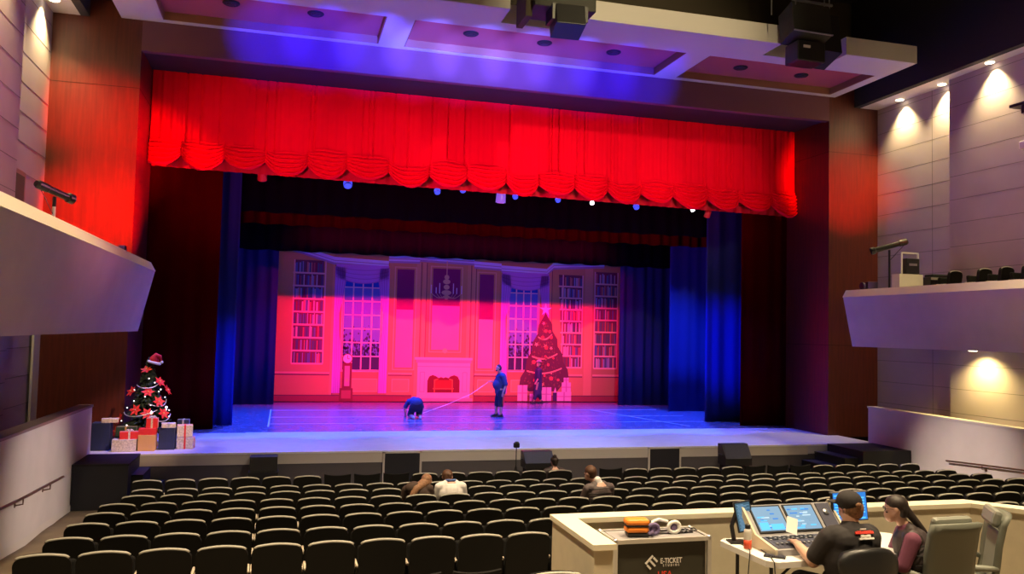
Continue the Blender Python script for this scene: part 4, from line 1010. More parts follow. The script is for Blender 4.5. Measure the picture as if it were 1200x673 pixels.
# black office chair under him
def office_chair(name, label, loc, rz):
    t = thing(name, label, 'chair', loc, rz)
    b = MB(); b.cap((0,0,.12),.03,(0,0,.42),.03,'metaldk'); b.build('gas_column', t, True)
    b = MB()
    for k in range(5):
        a = 2*PI*k/5; b.tube([(0,0,.13),(.28*math.cos(a),.28*math.sin(a),.08)], [.03,.018], 'plastic', 8)
    sb = b.build('star_base', t, True)
    for k in range(5):
        a = 2*PI*k/5; b = MB(); b.lathe([(.03,-.02),(.03,.02)], 'plastic', 12, XF((.28*math.cos(a),.28*math.sin(a),.03),(0,PI/2,a))); b.build('caster', sb)
    return t
t = office_chair('office_chair', 'black rounded-back office chair under the man in the cap', (MX-.03,MY-.03,ZB), 0)
b = MB(); b.box(-.25,.25,-.22,.26,.40,.46,'plastic',None,.028); b.build('seat', t)
b = MB(); vs = []; fs = []; nx, nz = 14, 12
def bk(u, v, d):
    w = .27*(1-.22*(1-v)**2)*(1 if v < .75 else math.sqrt(max(0,1-((v-.75)/.25)**2*.35))); x = w*u; z = .54+.42*v-.04*(abs(u)**3)*(1 if v > .5 else -1)*abs(v-.5)*2
    return (x, -.285+.07*abs(u)**2+.05*(1-v)*0-.03*math.sin(v*PI)+d, z)
for d in (0,.045):
    for j in range(nz+1):
        for i in range(nx+1): vs.append(bk(-1+2*i/nx, j/nz, d))
N = (nx+1)*(nz+1)
for j in range(nz):
    for i in range(nx):
        a = j*(nx+1)+i; fs.append((a,a+1,a+nx+2,a+nx+1)); fs.append((N+a,N+a+nx+1,N+a+nx+2,N+a+1))
for i in range(nx): fs.append((i,N+i,N+i+1,i+1)); a = nz*(nx+1)+i; fs.append((a,a+1,N+a+1,N+a))
for j in range(nz): a = j*(nx+1); fs.append((a,a+nx+1,N+a+nx+1,N+a)); a += nx; fs.append((a,N+a,N+a+nx+1,a+nx+1))
b.add(vs, fs, 'plastic'); b.build('backrest', t, True)
b = MB(); b.tube([(0,-.3,.68),(0,-.31,.45),(0,-.2,.40)], .022, 'metaldk', 8)
b.tube([(.17*math.sin(a), -.345+.02*abs(math.sin(a)), .70-.05*math.cos(a)) for a in [(-1.2+2.4*k/10) for k in range(11)]], .005, 'rim', 6); b.build('back_bracket', t, True)
for s in (-1,1):
    b = MB(); b.tube([(s*.25,-.02,.44),(s*.30,-.02,.46),(s*.31,0,.62)], .014, 'plastic', 8); b.box(s*.31-.03,s*.31+.03,-.1,.14,.62,.65,'plastic',None,.01); b.build('armrest', t)

# sage-grey high back chairs
def grey_chair(label, loc, rz):
    t = office_chair('high_back_chair', label, loc, rz)
    b = MB(); b.box(-.26,.26,-.22,.28,.40,.50,'greychair',None,.035); b.build('seat', t)
    # curved shell back: profile in y/z
    prof = [(-.20,.42),(-.27,.50),(-.30,.65),(-.32,.85),(-.36,1.05),(-.40,1.15)]
    b = MB(); vs = []; fs = []; nx = 8; L = len(prof)
    for d, ins in ((0,0),(.06,0)):
        for (y,z) in prof:
            w = .245+.02*math.sin((z-.4)*3)
            for i in range(nx+1):
                u = -1+2*i/nx; vs.append((u*w, y+d+.05*u*u, z-.012*(u*u)*(1 if z > 1.1 else 0)))
    N = L*(nx+1)
    for j in range(L-1):
        for i in range(nx):
            a = j*(nx+1)+i; fs += [(a,a+1,a+nx+2,a+nx+1),(N+a,N+a+nx+1,N+a+nx+2,N+a+1)]
    for i in range(nx): fs.append((i,N+i,N+i+1,i+1)); a = (L-1)*(nx+1)+i; fs.append((a,a+1,N+a+1,N+a))
    for j in range(L-1): a = j*(nx+1); fs.append((a,a+nx+1,N+a+nx+1,N+a)); a += nx; fs.append((a,N+a,N+a+nx+1,a+nx+1))
    b.add(vs, fs, 'greychair'); o = b.build('back_shell', t, True)
    b = MB(); b.box(-.21,.21,-.03,.05,.0,.16,'greychairlt',XF((0,-.235,1.03),(math.radians(14),0,0)),.035); b.build('headrest_cushion', t, False, 'lighter puffy headrest cushion')
    b = MB(); b.box(-.21,.21,-.0,.06,.0,.46,'greychairlt',XF((0,-.25,.53),(math.radians(8),0,0)),.03); b.build('back_cushion', t)
    for s in (-1,1):
        b = MB(); b.tube([(s*.24,-.24,.66),(s*.31,-.1,.67),(s*.31,.14,.66)], [.022,.03,.028], 'greychairlt', 10); b.build('armrest', t, True)
        b = MB(); b.tube([(s*.25,.05,.46),(s*.31,.06,.64)], .016, 'metaldk', 8); b.build('arm_support', t, True)
    return t
grey_chair('sage grey high-back chair with its back to the camera, under the woman in the vest', (5.47,6.12,ZB), math.radians(2)).scale = (.95,.95,.95)
grey_chair('sage grey high-back chair standing empty against the booth wall at right', (6.03,6.33,ZB), math.radians(58)).scale = (.94,.94,.94)

# woman in vest
t = thing('person', 'seated person in dark quilted vest and plum sleeves leaning left over the papers', 'person', (5.36,6.16,ZB), math.radians(62))
body = MB(); hc = Vector((0,.17,1.13)); fc = Vector((0,1,-.55))
head_shapes(body, hc, face=fc)
body.cap((0,.06,.93),.05,(0,.13,1.06),.048,'skin'); body.cap((0,-.02,.58),.10,(0,.04,.86),.10,'skin')
for s in (-1,1):
    body.cap((s*.16,.06,.88),.04,(s*.2,.14,.68),.038,'skin'); body.cap((s*.2,.14,.68),.038,(s*.12,.36,.66),.028,'skin'); hand(body, (s*.12,.37,.66), (-s*.3,1,-.1), (0,0,1), side=-s, curl=.9)
    body.cap((s*.1,.04,.54),.09,(s*.11,.42,.52),.065,'skin'); body.cap((s*.11,.42,.5),.06,(s*.11,.40,.1),.04,'skin')
smooth_mod(body.build('body', t), .011)
b = MB()
for s in (-1,1): b.cap((s*.17,.06,.9),.072,(s*.205,.14,.69),.058,'purple'); b.cap((s*.205,.14,.69),.056,(s*.13,.33,.665),.04,'purple')
b.cap((0,.04,.9),.1,(0,.08,.96),.07,'purple'); smooth_mod(b.build('sweater', t), .011)
b = MB(); b.cap((0,-.04,.58),.165,(0,.03,.84),.16,'vestbrown'); b.cap((-.12,.05,.9),.085,(.12,.05,.9),.085,'vestbrown'); b.ell((0,-.01,.72),(.205,.165,.2),'vestbrown'); b.cap((-.05,.05,.97),.05,(.05,.05,.97),.05,'vestbrown')
smooth_mod(b.build('vest', t), .011)
b = MB()
for z in (.62,.70,.78,.86): b.tube([(.208*math.sin(a), -.17*math.cos(a)+.02-(z-.7)*-.25, z) for a in [(-1.7+3.4*k/16) for k in range(17)]], .006, 'darkhole', 6)
b.build('quilting_seams', t, True)
b = MB(); b.ell((0,-.0,.52),(.19,.17,.11),'jean')
for s in (-1,1): b.cap((s*.1,.04,.54),.10,(s*.11,.42,.52),.08,'jean'); b.cap((s*.11,.42,.5),.075,(s*.11,.40,.12),.055,'jean')
smooth_mod(b.build('trousers', t), .013)
b = MB(); b.ell(hc+Vector((0,-.02,.04)),(.092,.098,.082),'hairdark'); b.ell(hc+Vector((0,-.06,-.0)),(.08,.055,.085),'hairdark'); b.cap(hc+Vector((0,-.09,0)),.04,(0,-.07,.95),.026,'hairdark'); b.cap((0,-.07,.95),.026,(0,-.13,.80),.014,'hairdark')
smooth_mod(b.build('hair', t), .01, 2)
b = MB()
for s in (-1,1): b.tube([hc+Vector((s*.032+.016*math.cos(a),.082,.0+.014*math.sin(a))) for a in [2*PI*k/10 for k in range(11)]], .0022, 'plastic', 5, cap=False); b.tube([hc+Vector((s*.05,.08,.003)), hc+Vector((s*.088,-.0,.005))], .002, 'plastic', 5)
b.build('spectacles', t)
eyes(t, hc, fc)
for s in (-1,1): shoe(t, (s*.11,.40,0), (0,1,0))

# ---------------------------------------------------------------- decorated tree and gifts at the left
TX, TY = -3.05, 21.5
t = thing('christmas_tree', 'small decorated tree with red poinsettias and lights on the left stage corner', 'tree', (TX,TY,ZS))
b = MB(); b.tube([(0,0,0),(0,0,1.85)], [.04,.012], 'hairbrown', 8); b.lathe([(.16,0),(.18,.02),(.16,.05)], 'metaldk', 16); b.build('trunk', t)
r = random.Random(12); b = MB()
def trad(z): return .66*(1-(z-.25)/1.85)+.03
for k in range(900):
    z = r.uniform(.28,2.02)**1.0; z = .28+(z-.28)*r.random()**.35 if r.random() < .5 else z
    a = r.uniform(0,2*PI); R = trad(z); L = R*r.uniform(.55,1.0)
    p0 = Vector((math.cos(a)*L*.25, math.sin(a)*L*.25, z+.06)); p1 = Vector((math.cos(a)*L, math.sin(a)*L, z-.05*r.random()))
    d = p1-p0; side = Vector((-math.sin(a),math.cos(a),0))
    b.add([p0,p0+d*.5+side*.045,p1,p0+d*.5-side*.045,p0+d*.5+Vector((0,0,.035))], [(0,1,4),(1,2,4),(2,3,4),(3,0,4),(0,3,2,1)], 'needles')
    for q in range(6):
        u = .35+.6*q/6; c = p0+d*u; s2 = side*(1 if q%2 else -1)
        b.add([c, c+s2*.07+d.normalized()*.05+Vector((0,0,r.uniform(-.02,.03))), c+d.normalized()*.02], [(0,1,2)], 'needles')
b.build('foliage', t)
pos = [(-.05,1.78,.17),(-.33,1.28,.3),(.03,1.27,.32),(.26,1.5,.2),(.28,1.05,.4),(-.2,.86,.5),(.40,.78,.42),(-.55,.65,.3),(.62,.42,.25),(-.62,.35,.35),(.15,.42,.6),(-.30,.38,.6),(.42,1.30,.1),(.05,.78,.5)]
for i, (dx,z,dy) in enumerate(pos):
    n = Vector((dx,-dy,.25)).normalized(); c = n*0+Vector((dx,-min(dy,trad(z)*.95),z)); q = n.to_track_quat('Z','Y').to_matrix()
    b = MB()
    for layer, (cnt, R) in enumerate(((6,.155),(5,.10))):
        for k in range(cnt):
            a = 2*PI*k/cnt+layer*.5; d = Vector((math.cos(a),math.sin(a),.15+.2*layer)); s2 = Vector((-math.sin(a),math.cos(a),0))
            P = [Vector((0,0,.01)), d*R*.5+s2*R*.24, d*R, d*R*.5-s2*R*.24]
            b.add([c+q@p for p in P], [(0,1,2,3)], 'poinsettia')
    b.ell(c+q@Vector((0,0,.02)), .018, 'gold'); b.build('poinsettia', t)
for k in range(20):
    z = r.uniform(.3,1.75); a = r.uniform(-PI,0); R = trad(z)*1.0; b = MB(); b.ell((R*math.cos(a),R*math.sin(a),z),.017 if k % 7 else .03,'bulb',seg=8,rings=6); b.build('fairy_bulb', t)
for z0, a0, a1 in ((1.42,-2.6,-.3),(1.0,-1.4,-.1),(.78,-2.9,-1.0),(.66,-1.3,-.2)):
    b = MB(); pts = []
    for k in range(20):
        u = k/19; a = a0+(a1-a0)*u; z = z0-.1*math.sin(u*PI)+.08*u; R = trad(z)+.01; pts.append((R*math.cos(a),R*math.sin(a),z))
    b.tube(pts, .012, 'ribbon', 6); b.build('garland', t, True)
t = thing('santa_hat', 'red felt hat with white fleece brim on top of the small tree', 'hat', (TX+.10,TY-.05,ZS+1.93), 0)
b = MB(); b.tube([(0,0,.02),(.0,0,.12),(.05,0,.19),(.12,0,.17),(.16,-.02,.06)], [.125,.10,.07,.045,.02], 'hatred', 14); b.build('cone', t, True)
b = MB(); b.tube([(.125*math.cos(a),.125*math.sin(a),.02+.05*math.cos(a)*-.6) for a in [2*PI*k/18 for k in range(19)]], .032, 'hatwhite', 8, cap=False); b.build('brim', t, True)
b = MB(); b.ell((.17,-.02,.03),.036,'hatwhite'); b.build('pompom', t, True)
def gift(x, y, z, w, d, h, m, rm, label, rz=0, bow=True):
    t = thing('gift_box', label, 'gift', (x,y,z), rz, 'wrapped gifts around the small tree')
    b = MB(); b.box(-w/2,w/2,-d/2,d/2,0,h,m,None,.006); b.build('wrapped_box', t)
    b = MB(); b.box(-w/2-.003,w/2+.003,-.02,.02,-.0,h+.003,rm); b.box(-.02,.02,-d/2-.003,d/2+.003,-.0,h+.004,rm); b.build('ribbon', t)
    if bow:
        b = MB()
        for k in range(6):
            a = k*PI/3; b.tube([(0,0,h),(.05*math.cos(a),.05*math.sin(a),h+.045),(.08*math.cos(a),.08*math.sin(a),h+.01)], .011, rm, 6)
        b.build('bow', t)
    return t
gz = ZS
gift(-3.88,20.75,gz,.38,.36,.62,'giftnavy','giftnavy','tall near-black gift box at the left end of the gift row',0,False)
gift(-3.72,20.72,gz+.62,.34,.2,.09,'giftwhite','giftwhite','flat white parcel on the tall near-black gift box',.1,False)
gift(-3.36,20.55,gz,.50,.32,.27,'giftwhite','giftwhite','grey-white wrapped gift at the front left of the tree',0,False)
gift(-3.28,20.58,gz+.27,.40,.26,.16,'giftred','giftwhite','red striped gift on the front grey-white gift',.12)
gift(-3.4,20.95,gz,.42,.3,.50,'giftgreen','gold','dark green gift with gold ribbon behind the grey-white gift',0,False)
gift(-2.90,20.62,gz,.36,.34,.36,'giftgold','giftgold','kraft brown gift at the front centre of the tree',0,False)
gift(-2.90,20.62,gz+.36,.36,.30,.14,'giftred','giftred','flat red gift on top of the kraft brown gift',0)
gift(-2.82,20.66,gz+.50,.24,.20,.22,'giftred','giftwhite','small red and white gift topmost over the kraft brown gift',0)
gift(-2.50,20.78,gz,.34,.34,.50,'giftnavy','giftnavy','navy gift right of the kraft brown gift',0,False)
gift(-2.48,20.72,gz+.50,.30,.26,.10,'giftwhite','ribbon','flat silver-white gift on top of the navy gift',.15,False)
gift(-2.10,20.85,gz,.36,.3,.26,'giftwhite','giftred','white and red patterned gift at the right end, bottom',-.1)
gift(-2.14,20.87,gz+.27,.34,.28,.27,'giftwhite','giftred','white and red striped gift at the right end, on top',.12,False)
gift(-2.22,21.3,gz,.26,.26,.62,'giftnavy','lensblue' if 0 else 'ribbon','slim blue gift behind the gifts at the right end',0,False)

# ---------------------------------------------------------------- stage-front stairs, panels, monitors, tripod
b = MB(); b.box(-3.98,-2.95,18.55,YLIP-.03,0,.88,'navypanel'); b.box(-3.99,-2.94,18.54,YLIP-.03,.88,.92,'black'); b.box(-2.95,-2.72,18.95,YLIP-.03,0,.62,'black'); b.box(-2.95,-2.72,18.95,YLIP-.03,.60,.625,'navypanel'); b.box(-2.72,-2.42,18.95,YLIP-.03,0,.33,'black'); b.box(-2.72,-2.42,18.95,YLIP-.03,.31,.335,'navypanel')
tag(b.build('stage_steps'), 'black boxed steps up to the stage at the left wall', 'steps')
b = MB(); b.box(14.5,15.97,18.5,YLIP-.03,0,.92,'black')
for k in range(3): b.box(14.5-.4*(k+1),14.5-.4*k,18.7,YLIP-.03,0,.70-.22*k,'black'); b.box(14.49-.4*(k+1),14.5-.4*k,18.69,YLIP-.03,.70-.22*k,.725-.22*k,'navypanel')
tag(b.build('stage_steps'), 'black boxed steps up to the stage at the right wall', 'steps')
for x0, x1, z1, lab in ((2.41,3.24,.84,'tall dark navy panel in the stage front left of the centre'),(9.21,10.04,.85,'dark navy panel in the stage front right of the centre')):
    t = thing('access_panel', lab, 'panel', ((x0+x1)/2,YLIP-.03,0)); w = (x1-x0)/2
    b = MB(); b.box(-w,w,-.02,.0,.02,z1,'navypanel'); b.build('door_leaf', t)
    b = MB(); b.box(-w-.05,-w,-.025,.0,0,z1+.04,'fascia'); b.box(w,w+.05,-.025,0,0,z1+.04,'fascia'); b.box(-w-.05,w+.05,-.025,0,z1,z1+.04,'fascia'); b.build('frame', t)
b = MB(); b.box(-.32,.32,-.35,.0,0,.52,'black',None,.01); b.box(-.3,.3,-.33,-.0,.52,.86,'grille',None,.015)
o = b.build('subwoofer_speaker'); o.location = (-.33,YLIP-.06,0); tag(o, 'black boxy loudspeaker against the stage front at the left', 'loudspeaker')
def wedge(x, y, w, h, z0, lab):
    t = thing('stage_monitor', lab, 'loudspeaker', (x,y,z0))
    b = MB(); b.prism([(-.2,0),(.22,0),(.22,h),(.02,h),(-.2,h*.35)], 'x', -w/2, w/2, 'plastic'); b.build('cabinet', t)
    b = MB(); b.prism([(-.205,h*.33),(-.01,h*.97),(.0,h*.95),(-.195,h*.3)], 'x', -w/2+.03, w/2-.03, 'grille'); b.build('grille', t)
    for s in (-1,1): b = MB(); b.tube([(s*(w/2+.0),.0,h*.5),(s*(w/2+.03),.05,h*.5),(s*(w/2+.03),.12,h*.5),(s*w/2,.15,h*.5)], .012, 'plastic', 6); b.build('handle', t, True)
    if z0 > .2: b = MB(); b.box(-w/2+.05,w/2-.05,-.15,.2,-z0,0,'black'); b.build('plinth', t)
    return t
wedge(5.97,19.25,.72,.38,.56,'black stage monitor wedge right of the camera tripod')
wedge(11.28,19.3,.74,.52,.52,'tall black stage monitor near the right end of the stage front')
t = thing('camera_tripod', 'small camera on a thin tripod standing before the stage centre', 'camera', (5.42,19.2,0))
for k in range(3):
    a = 2*PI*k/3+.5; b = MB(); b.tube([(.0,0,.62),(.18*math.cos(a),.18*math.sin(a),0)], [.014,.010], 'metaldk', 8); b.build('leg', t)
b = MB(); b.tube([(0,0,.55),(0,0,1.04)], .012, 'metaldk', 8); b.build('centre_column', t)
b = MB(); b.box(-.07,.07,-.045,.05,1.04,1.16,'plastic',None,.02); b.lathe([(.04,0),(.038,.07)], 'plastic', 16, XF((0,.05,1.10),(-PI/2,0,0))); b.ell((0,-.01,1.165),(.05,.035,.025),'plastic'); b.build('camera_body', t)
for x, z in ((-1.72,.38),(-1.62,.40)):
    b = MB(); b.lathe([(.022,0),(.022,.02)], 'led', 10, XF((x,YLIP+.07,z),(PI/2,0,0))); tag(b.build('floor_socket_light'), 'tiny bright socket light low on the stage front, '+('left' if x < -1.7 else 'right')+' of the pair', 'light')

# ---------------------------------------------------------------- rigged lights under the valance
t_pipe = MB(); t_pipe.tube([(-3,24.0,8.35),(15,24.0,8.15)], .025, 'metaldk', 8); tag(t_pipe.build('lighting_pipe'), 'dark pipe behind the valance carrying the stage lights', 'pipe')
RIG = [(-.74,7.95,'red',.13),(1.60,7.90,'blue',.12),(3.95,8.02,'white',.06),(4.18,7.86,'blue',.09),(4.94,7.96,'blue',.09),(6.11,7.78,'violet',.15),(7.90,7.85,'blue',.08),(6.55,7.86,'blue',.08),(9.01,7.82,'white',.06),(10.48,7.80,'blue',.09),(12.42,7.82,'white',.06),(12.96,7.70,'red',.10)]
cntc = {}
for x, z, c, rr in RIG:
    cntc[c] = cntc.get(c,0)+1
    lab = {'red':'red lit lamp housing','blue':'small blue glowing stage lamp','white':'small white glowing stage lamp','violet':'large violet glowing lantern'}[c]+' under the valance, '+{'red':['left end','right end'],'blue':['leftmost blue','second blue from left','third blue from left','fifth blue from left','fourth blue from left','rightmost blue'],'white':['leftmost white','middle white','rightmost white'],'violet':['at the centre']}[c][cntc[c]-1]
    t = thing('stage_light', lab, 'stage light', (x,24.0,z), 0, 'stage lights hanging under the valance')
    b = MB(); b.tube([(0,0,rr),(0,0,8.3-z)], .012, 'metaldk', 6); b.tube([(-rr*1.05,0,0),(-rr*1.05,0,rr*.9),(0,0,rr*1.25),(rr*1.05,0,rr*.9),(rr*1.05,0,0)], .009, 'metaldk', 6); b.build('yoke', t)
    b = MB(); X = XF((0,0,0),(math.radians({'blue':142,'white':120,'red':215,'violet':190}[c]),0,0)); hm = 'lensred' if c == 'red' else ('metaldk' if c != 'violet' else 'lensviolet')
    b.lathe([(rr*.6,-rr*1.2),(rr*.9,-rr*.9),(rr,rr*.9),(rr*1.02,rr)], hm, 16, X); hs_ = b.build('housing', t, True)
    b = MB(); b.lathe([(rr*.9,rr*1.0),(rr*.6,rr*1.12)], {'red':'lensblue','blue':'lensblue','white':'lenswhite','violet':'lensviolet'}[c], 16, X); b.build('lens', hs_)
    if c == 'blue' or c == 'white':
        b = MB(); b.lathe([(rr*.5,-rr*.95),(rr*.93,-rr*.5),(rr*.93,rr*.5)], 'lensblue' if c == 'blue' else 'lenswhite', 14, XF((0,-.02,-rr*.3),(math.radians(142),0,0)) @ Matrix.Scale(1.12,4)); b.build('glowing_body', t, True)  # blue emission stands in for blue light falling on the lamp housing

# ---------------------------------------------------------------- hanging loudspeakers
t = thing('hanging_loudspeaker', 'black loudspeaker cluster hanging in the soffit notch left of centre', 'loudspeaker', (5.9,17.5,0))
b = MB(); b.box(-.8,.65,-.1,.8,11.05,12.4,'grille',None,.02); b.box(-.95,-.8,.1,.9,10.85,12.4,'dkbrown'); b.build('upper_cabinet', t)
b = MB(); b.box(-.34,.34,-.3,.3,-.25,.25,'plastic',XF((.0,0,10.78),(math.radians(-16),0,math.radians(-3))),.02); b.build('lower_cabinet', t)
b = MB(); b.box(.3,.42,-.2,.3,10.75,11.1,'metaldk'); b.box(-.42,-.3,-.2,.3,10.75,11.1,'metaldk'); b.box(-.42,.42,.1,.3,11.0,11.1,'metaldk'); b.build('rigging_frame', t)
for x in (-.3,.3): b = MB(); b.tube([(x,0,12.3),(x,0,14.3)], .012, 'metal', 6); b.build('suspension_cable', t)
t = thing('hanging_loudspeaker', 'black loudspeaker cluster with bright top bar hanging in the right soffit notch', 'loudspeaker', (12.05,17.5,0))
X = XF((0,0,11.45),(math.radians(-14),math.radians(3),math.radians(-4)))
b = MB(); b.box(-.52,.50,-.3,.35,-.40,.40,'grille',X,.015); b.box(.5,1.0,.1,.9,-.55,.5,'black',X); b.build('upper_cabinet', t)
b = MB(); b.box(-.35,.42,-.2,.35,10.5,11.0,'plastic',None,.03); b.box(-.2,-.02,-.23,-.2,10.82,10.88,'paper'); b.build('lower_cabinet', t)
b = MB(); b.box(-.52,.55,-.36,-.31,.40,.45,'metal',X); b.build('top_bar', t); b = MB(); b.box(-.52,.5,-.34,-.3,-.42,-.40,'metal',X); b.build('bottom_bar', t)
for x in (-.42,.38,.52,-.95): b = MB(); b.tube([(x,-.2 if x > -.9 else 0,11.85 if x > -.9 else 11.6),(x,-.2 if x > -.9 else 0,14.3)], .016, 'metal', 6); b.build('suspension_cable', t)

# ---------------------------------------------------------------- box fixtures
def followspot(name, label, base, p, q, r, zfloor, mstand='metaldk'):
    t = thing(name, label, 'spotlight', (base[0],base[1],zfloor)); O = Vector((base[0],base[1],zfloor)); p = Vector(p)-O; q = Vector(q)-O; d = (q-p).normalized()
    b = MB(); b.tube([p,p+d*.04,p+d*.22,p+d*.24,q-d*.12,q-d*.1,q], [r*.6,r*.85,r*.85,r*.7,r*.7,r,r], 'metaldk', 14); b.build('lamp_tube', t)
    b = MB(); m = (p+q)/2; m2 = Vector((m.x,m.y,0)); b.tube([m-Vector((0,0,r)), Vector((m.x,m.y,m.z-.25))], .03, 'metaldk', 8); b.tube([p+d*.1-Vector((0,0,r*.8)), m-Vector((0,0,.4))], .008, 'metaldk', 6); b.build('yoke', t)
    b = MB(); b.tube([(m.x,m.y,m.z-.25),(m.x,m.y,0)], .028, mstand, 8); b.build('stand_pole', t)
    for k in range(3): a = k*2.1; b = MB(); b.tube([(m.x,m.y,.3),(m.x+.28*math.cos(a),m.y+.28*math.sin(a),0)], .014, mstand, 6); b.build('stand_leg', t)
    return t
followspot('spotlight_on_stand', 'dark profile spotlight on a stand in the left balcony box', (-3.72,15.1), (-3.93,14.85,5.99), (-3.52,15.45,5.84), .085, 4.62, 'trim_w')
b = MB(); b.box(-.1,.1,-.14,.14,0,.16,'plastic',None,.02); o = b.build('equipment_box'); o.location = (-3.02,17.2,5.15); o.scale=(.6,.6,.6); tag(o, 'small dark gadget on the left balcony box ledge near the spotlight', 'gadget')
followspot('spotlight_on_stand', 'dark profile spotlight on a stand in the right balcony box', (15.9,19.2), (16.3,19.0,6.50), (15.45,19.4,6.22), .10, 4.62)
b = MB(); b.box(-.16,.16,-.16,.16,0,.22,'plastic',None,.02); b.lathe([(.1,0),(.1,.08)], 'metaldk', 12, XF((-.16,0,.1),(0,-PI/2,0)))
o = b.build('moving_light'); o.location = (15.35,19.35,5.15); tag(o, 'dark squat lantern on the corner of the right balcony box ledge', 'stage light')
t = thing('gear_stand', 'pale open metal frame with dark gear in the right balcony box', 'frame', (16.15,18.75,4.62))
b = MB(); b.box(-.28,-.24,-.02,.02,.9,1.55,'trim_w'); b.box(.24,.28,-.02,.02,.55,1.55,'trim_w'); b.box(-.28,.28,-.02,.02,1.51,1.55,'trim_w'); b.build('frame_bars', t)
b = MB(); b.box(-.2,.22,-.12,.12,.96,1.38,'plastic',None,.02); b.box(-.12,.12,-.14,-.12,1.18,1.24,'metal'); b.build('dimmer_pack', t)
b = MB(); b.box(-.45,.3,-.15,.14,0,.95,'plaster'); b.build('pale_crate', t)
b = MB(); b.box(-.35,.35,-.2,.2,.0,.9,'plastic',None,.02); b.box(-.34,.34,-.22,-.2,.82,.88,'alu'); b.box(-.25,.3,-.15,.15,.9,.98,'black',None,.03)
o = b.build('amplifier_rack'); o.location = (16.95,18.7,4.62); tag(o, 'low black equipment rack between metal frame and chairs in right balcony box', 'rack')
def box_chair(x, y, lab):
    o = copy_tree(SEAT); o.name = 'balcony_seat'; o.location = (x,y,4.62); o.rotation_euler = (0,0,math.radians(12)); o.scale = (.95,.95,1.13); o['label'] = lab; o['category'] = 'seat'; o['group'] = 'seats in the right balcony box'
for k, (x,y) in enumerate(((16.75,17.9),(16.75,16.95),(16.75,16.3),(16.75,15.65),(16.75,15.0))):
    box_chair(x, y, 'black seat in the right balcony box, %s from the stage end' % ORD[k+1])
# small dark shelf on the right wall
b = MB(); b.box(16.95,17.3,15.7,16.3,9.55,9.62,'metaldk'); b.box(17.0,17.3,15.9,16.0,9.35,9.55,'metaldk'); tag(b.build('wall_bracket'), 'small dark bracket high on the right wall at the frame edge', 'bracket')
b = MB(); b.box(17.05,17.3,15.6,16.12,8.5,8.7,'trim_w',None,.02); tag(b.build('wall_speaker'), 'small pale wall fixture on the right wall at the frame edge', 'fixture')

# ---------------------------------------------------------------- light
W = bpy.data.worlds.new('dark_hall'); SC.world = W; W.use_nodes = True
W.node_tree.nodes['Background'].inputs[0].default_value = (.5,.35,.5,1); W.node_tree.nodes['Background'].inputs[1].default_value = .03  # added dim purple ambient fill, not a source in the hall
RED = (1,.0,.30)
# house downlights over the seating
for x, y, p in ((-1,4,1),(6,3.5,1),(13,4,1),(-1,10,1.2),(6,10,1.0),(12.5,10,1.2)):
    spot('house_light', (x,y,13.5), (x+(-.5 if x < 0 else (.5 if x > 9 else 0)),y+.3,0), (1,.76,.46), (5200*p if abs(x-6) > 2 else 6500), (76 if abs(x-6) > 2 else 88), .8, .15)
spot('low_wall_fill', (2,13,9.8), (16.1,16.8,.35), (1,.80,.70), 11000, 15, 1, .1)  # added mid-air spots brightening the low side walls
spot('low_wall_fill', (10,13,9.8), (-4.1,16.4,.5), (1,.80,.70), 8000, 17, 1, .1)
spot('front_light', (6,8,13.3), (6,19,.6), (1,.80,.6), 3500, 62, 1, .1)
spot('booth_light', (6,4.5,11), (5,6.6,1.5), (1,.82,.52), 500, 40, .7, .15)
spot('soffit_face_light', (7,9,13.4), (8,18.2,11.6), (1,.78,.42), 3000, 50, .8, .1)
# unseen red warmers added at the two balcony boxes, aimed up at the valance
for sx, y, tx, p in ((-3.2,12.5,-1.2,.9),(-3.2,13.2,1.2,1.0),(-3.2,14,3.6,1.1),(-3.2,15.5,6.4,1.3),(-3.2,17,9,1.1),(15.2,12.5,12.6,.8),(15.2,14,9.4,1.0),(15.2,15.5,6.2,1.0),(15.2,17,3,.9)):
    spot('curtain_warmer', (sx,y,5.6), (tx,23.5,8.2), RED, 2250*p, 30, 1, .05)
spot('pillar_red', (3,13,5.6), (-4.25,21.8,8.6), (1,.0,.0), 42000, 14, 1, .1)
spot('pillar_red', (3,13,5.6), (-4.2,21.8,6.5), (1,.0,.0), 75000, 14, 1, .1)
spot('pillar_red', (14.6,13,5.6), (16.6,21.8,8.4), (1,.01,.0), 14000, 20, 1, .1)
spot('pillar_red', (12,14.5,5.6), (-3.62,22.9,8.0), (1,.0,.0), 45000, 12, 1, .1)
for x, c, p in ((-.6,(.02,.01,1),.8),(.7,(.02,.01,1),1.0),(2.0,(.06,.05,1),1.0),(3.3,(.12,.11,1),1.0),(4.6,(.13,.12,1),1.0),(5.9,(.12,.10,1),1.0),(7.2,(.07,.06,1),.9),(8.5,(.02,.01,1),.8),(9.7,(.02,.01,1),.45)):
    spot('header_blue', (x*.9+.4,14.6,8.9), (x,21.8,11.15), c, 17000*p, 19, 1, .05)
# box-boom lights
spot('box_boom', (-3.9,15.5,6.3), (6.5,31,2.2), (.85,.22,.95), 560, 44, .6, .1)
spot('box_boom', (16.2,15.5,6.3), (6.5,31,2.2), (.85,.22,.95), 520, 44, .6, .1)
for x, c, p in ((2.2,(.16,.22,1),1.0),(6,(.30,.36,1),1.2),(9.8,(.22,.28,1),1.0)):
    spot('apron_wash', (x,20.9,11.0), (x,21.5,.9), c, 4200*p, 46, 1, .1)
spot('apron_blue', (-1.2,20.9,11.0), (-1.3,21.6,.9), (.01,.05,1), 6000, 44, 1, .1)
spot('apron_blue', (13.2,20.9,11.0), (13.2,21.6,.9), (.02,.04,1), 2600, 44, 1, .1)
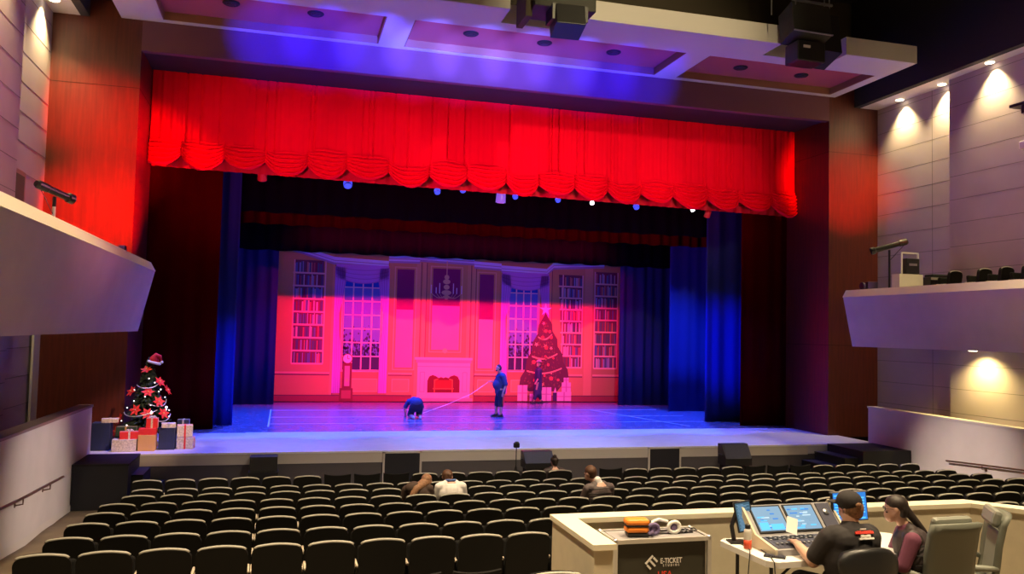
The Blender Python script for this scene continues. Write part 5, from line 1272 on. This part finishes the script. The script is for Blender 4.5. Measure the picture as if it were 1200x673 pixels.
# overhead blue on the stage
for x, p in ((-1.0,1.2),(2.5,.8),(6.5,.6),(10.5,.9),(14.2,1.2)):
    spot('first_electric', (x,26.75,8.5), (x,26.3,.9), (.015,.06,1), 7000*p, 92, .8, .05)
for x in (0,4,8,12.5):
    spot('third_electric', (x,29.2,8.4), (x,29.0,.9), (.06,.05,1), 1500, 84, .8, .05)
spot('leg_blue', (15.0,17.6,5.6), (-1.55,25.5,2.3), (.0,.01,1), 60000, 12, 1, .05)
spot('leg_blue', (-3.1,17.6,5.6), (14.5,25.7,3.4), (.0,.01,1), 90000, 12, 1, .05)
spot('leg_blue', (-2.9,18.4,5.5), (14.6,29.2,3.2), (.0,.01,1), 9000, 10, 1, .05)
a = bpy.data.lights.new('drop_red_strip', 'AREA'); a.shape = 'RECTANGLE'; a.size = 11.6; a.size_y = .2; a.energy = 920; a.color = (1,.0,.11); a.spread = math.radians(66)
o = bpy.data.objects.new('drop_red_strip', a); COL.objects.link(o); o.location = (6.4,29.5,8.6)
o.rotation_euler = (Vector((6.4,33,3.2))-Vector((6.4,29.5,8.6))).to_track_quat('-Z','Y').to_euler()
for x in (.2,6,11.8):
    spot('soffit_bounce_fill', (x,19.6,1.6), (x,19.9,11.2), (.30,.10,.9), 420, 62, 1, .2)  # added fill standing in for apron bounce on the soffit
spot('tree_warm_fill', (2.5,14,9.0), (-3.0,21.0,1.4), (1,.62,.40), 6500, 15, .9, .05)  # added warm spot lifting the colours of the tree and gifts
spot('left_wall_pink_fill', (9,15.5,9), (-5.6,14.5,8), (1,.26,.40), 4200, 40, 1, .3)  # added fill in place of the red curtain's bounce on the wall
spot('right_wall_violet_fill', (3,15.5,9), (17.6,14.5,8), (.8,.30,.70), 1700, 40, 1, .3)  # added fill in place of coloured stage bounce on this wall
SC.view_settings.view_transform = 'Standard'; SC.view_settings.look = 'None'; SC.view_settings.gamma = 1; SC.view_settings.exposure = 0
SC.view_settings.use_curve_mapping = False

# ---------------------------------------------------------------- camera
cd = bpy.data.cameras.new('camera'); cam = bpy.data.objects.new('camera', cd); COL.objects.link(cam); SC.camera = cam
cd.sensor_width = 36; cd.sensor_fit = 'HORIZONTAL'; cd.lens = 36*977/1200; cd.clip_end = 200
yaw, pitch, roll = map(math.radians, (15.2,3.03,1.37))
f = Vector((math.sin(yaw)*math.cos(pitch), math.cos(yaw)*math.cos(pitch), math.sin(pitch)))
ri = Vector((math.cos(yaw),-math.sin(yaw),0)); up = ri.cross(f)
r2 = ri*math.cos(roll)+up*math.sin(roll); u2 = -ri*math.sin(roll)+up*math.cos(roll)
cam.matrix_world = Matrix(((r2.x,u2.x,-f.x,0),(r2.y,u2.y,-f.y,0),(r2.z,u2.z,-f.z,3.8),(0,0,0,1)))
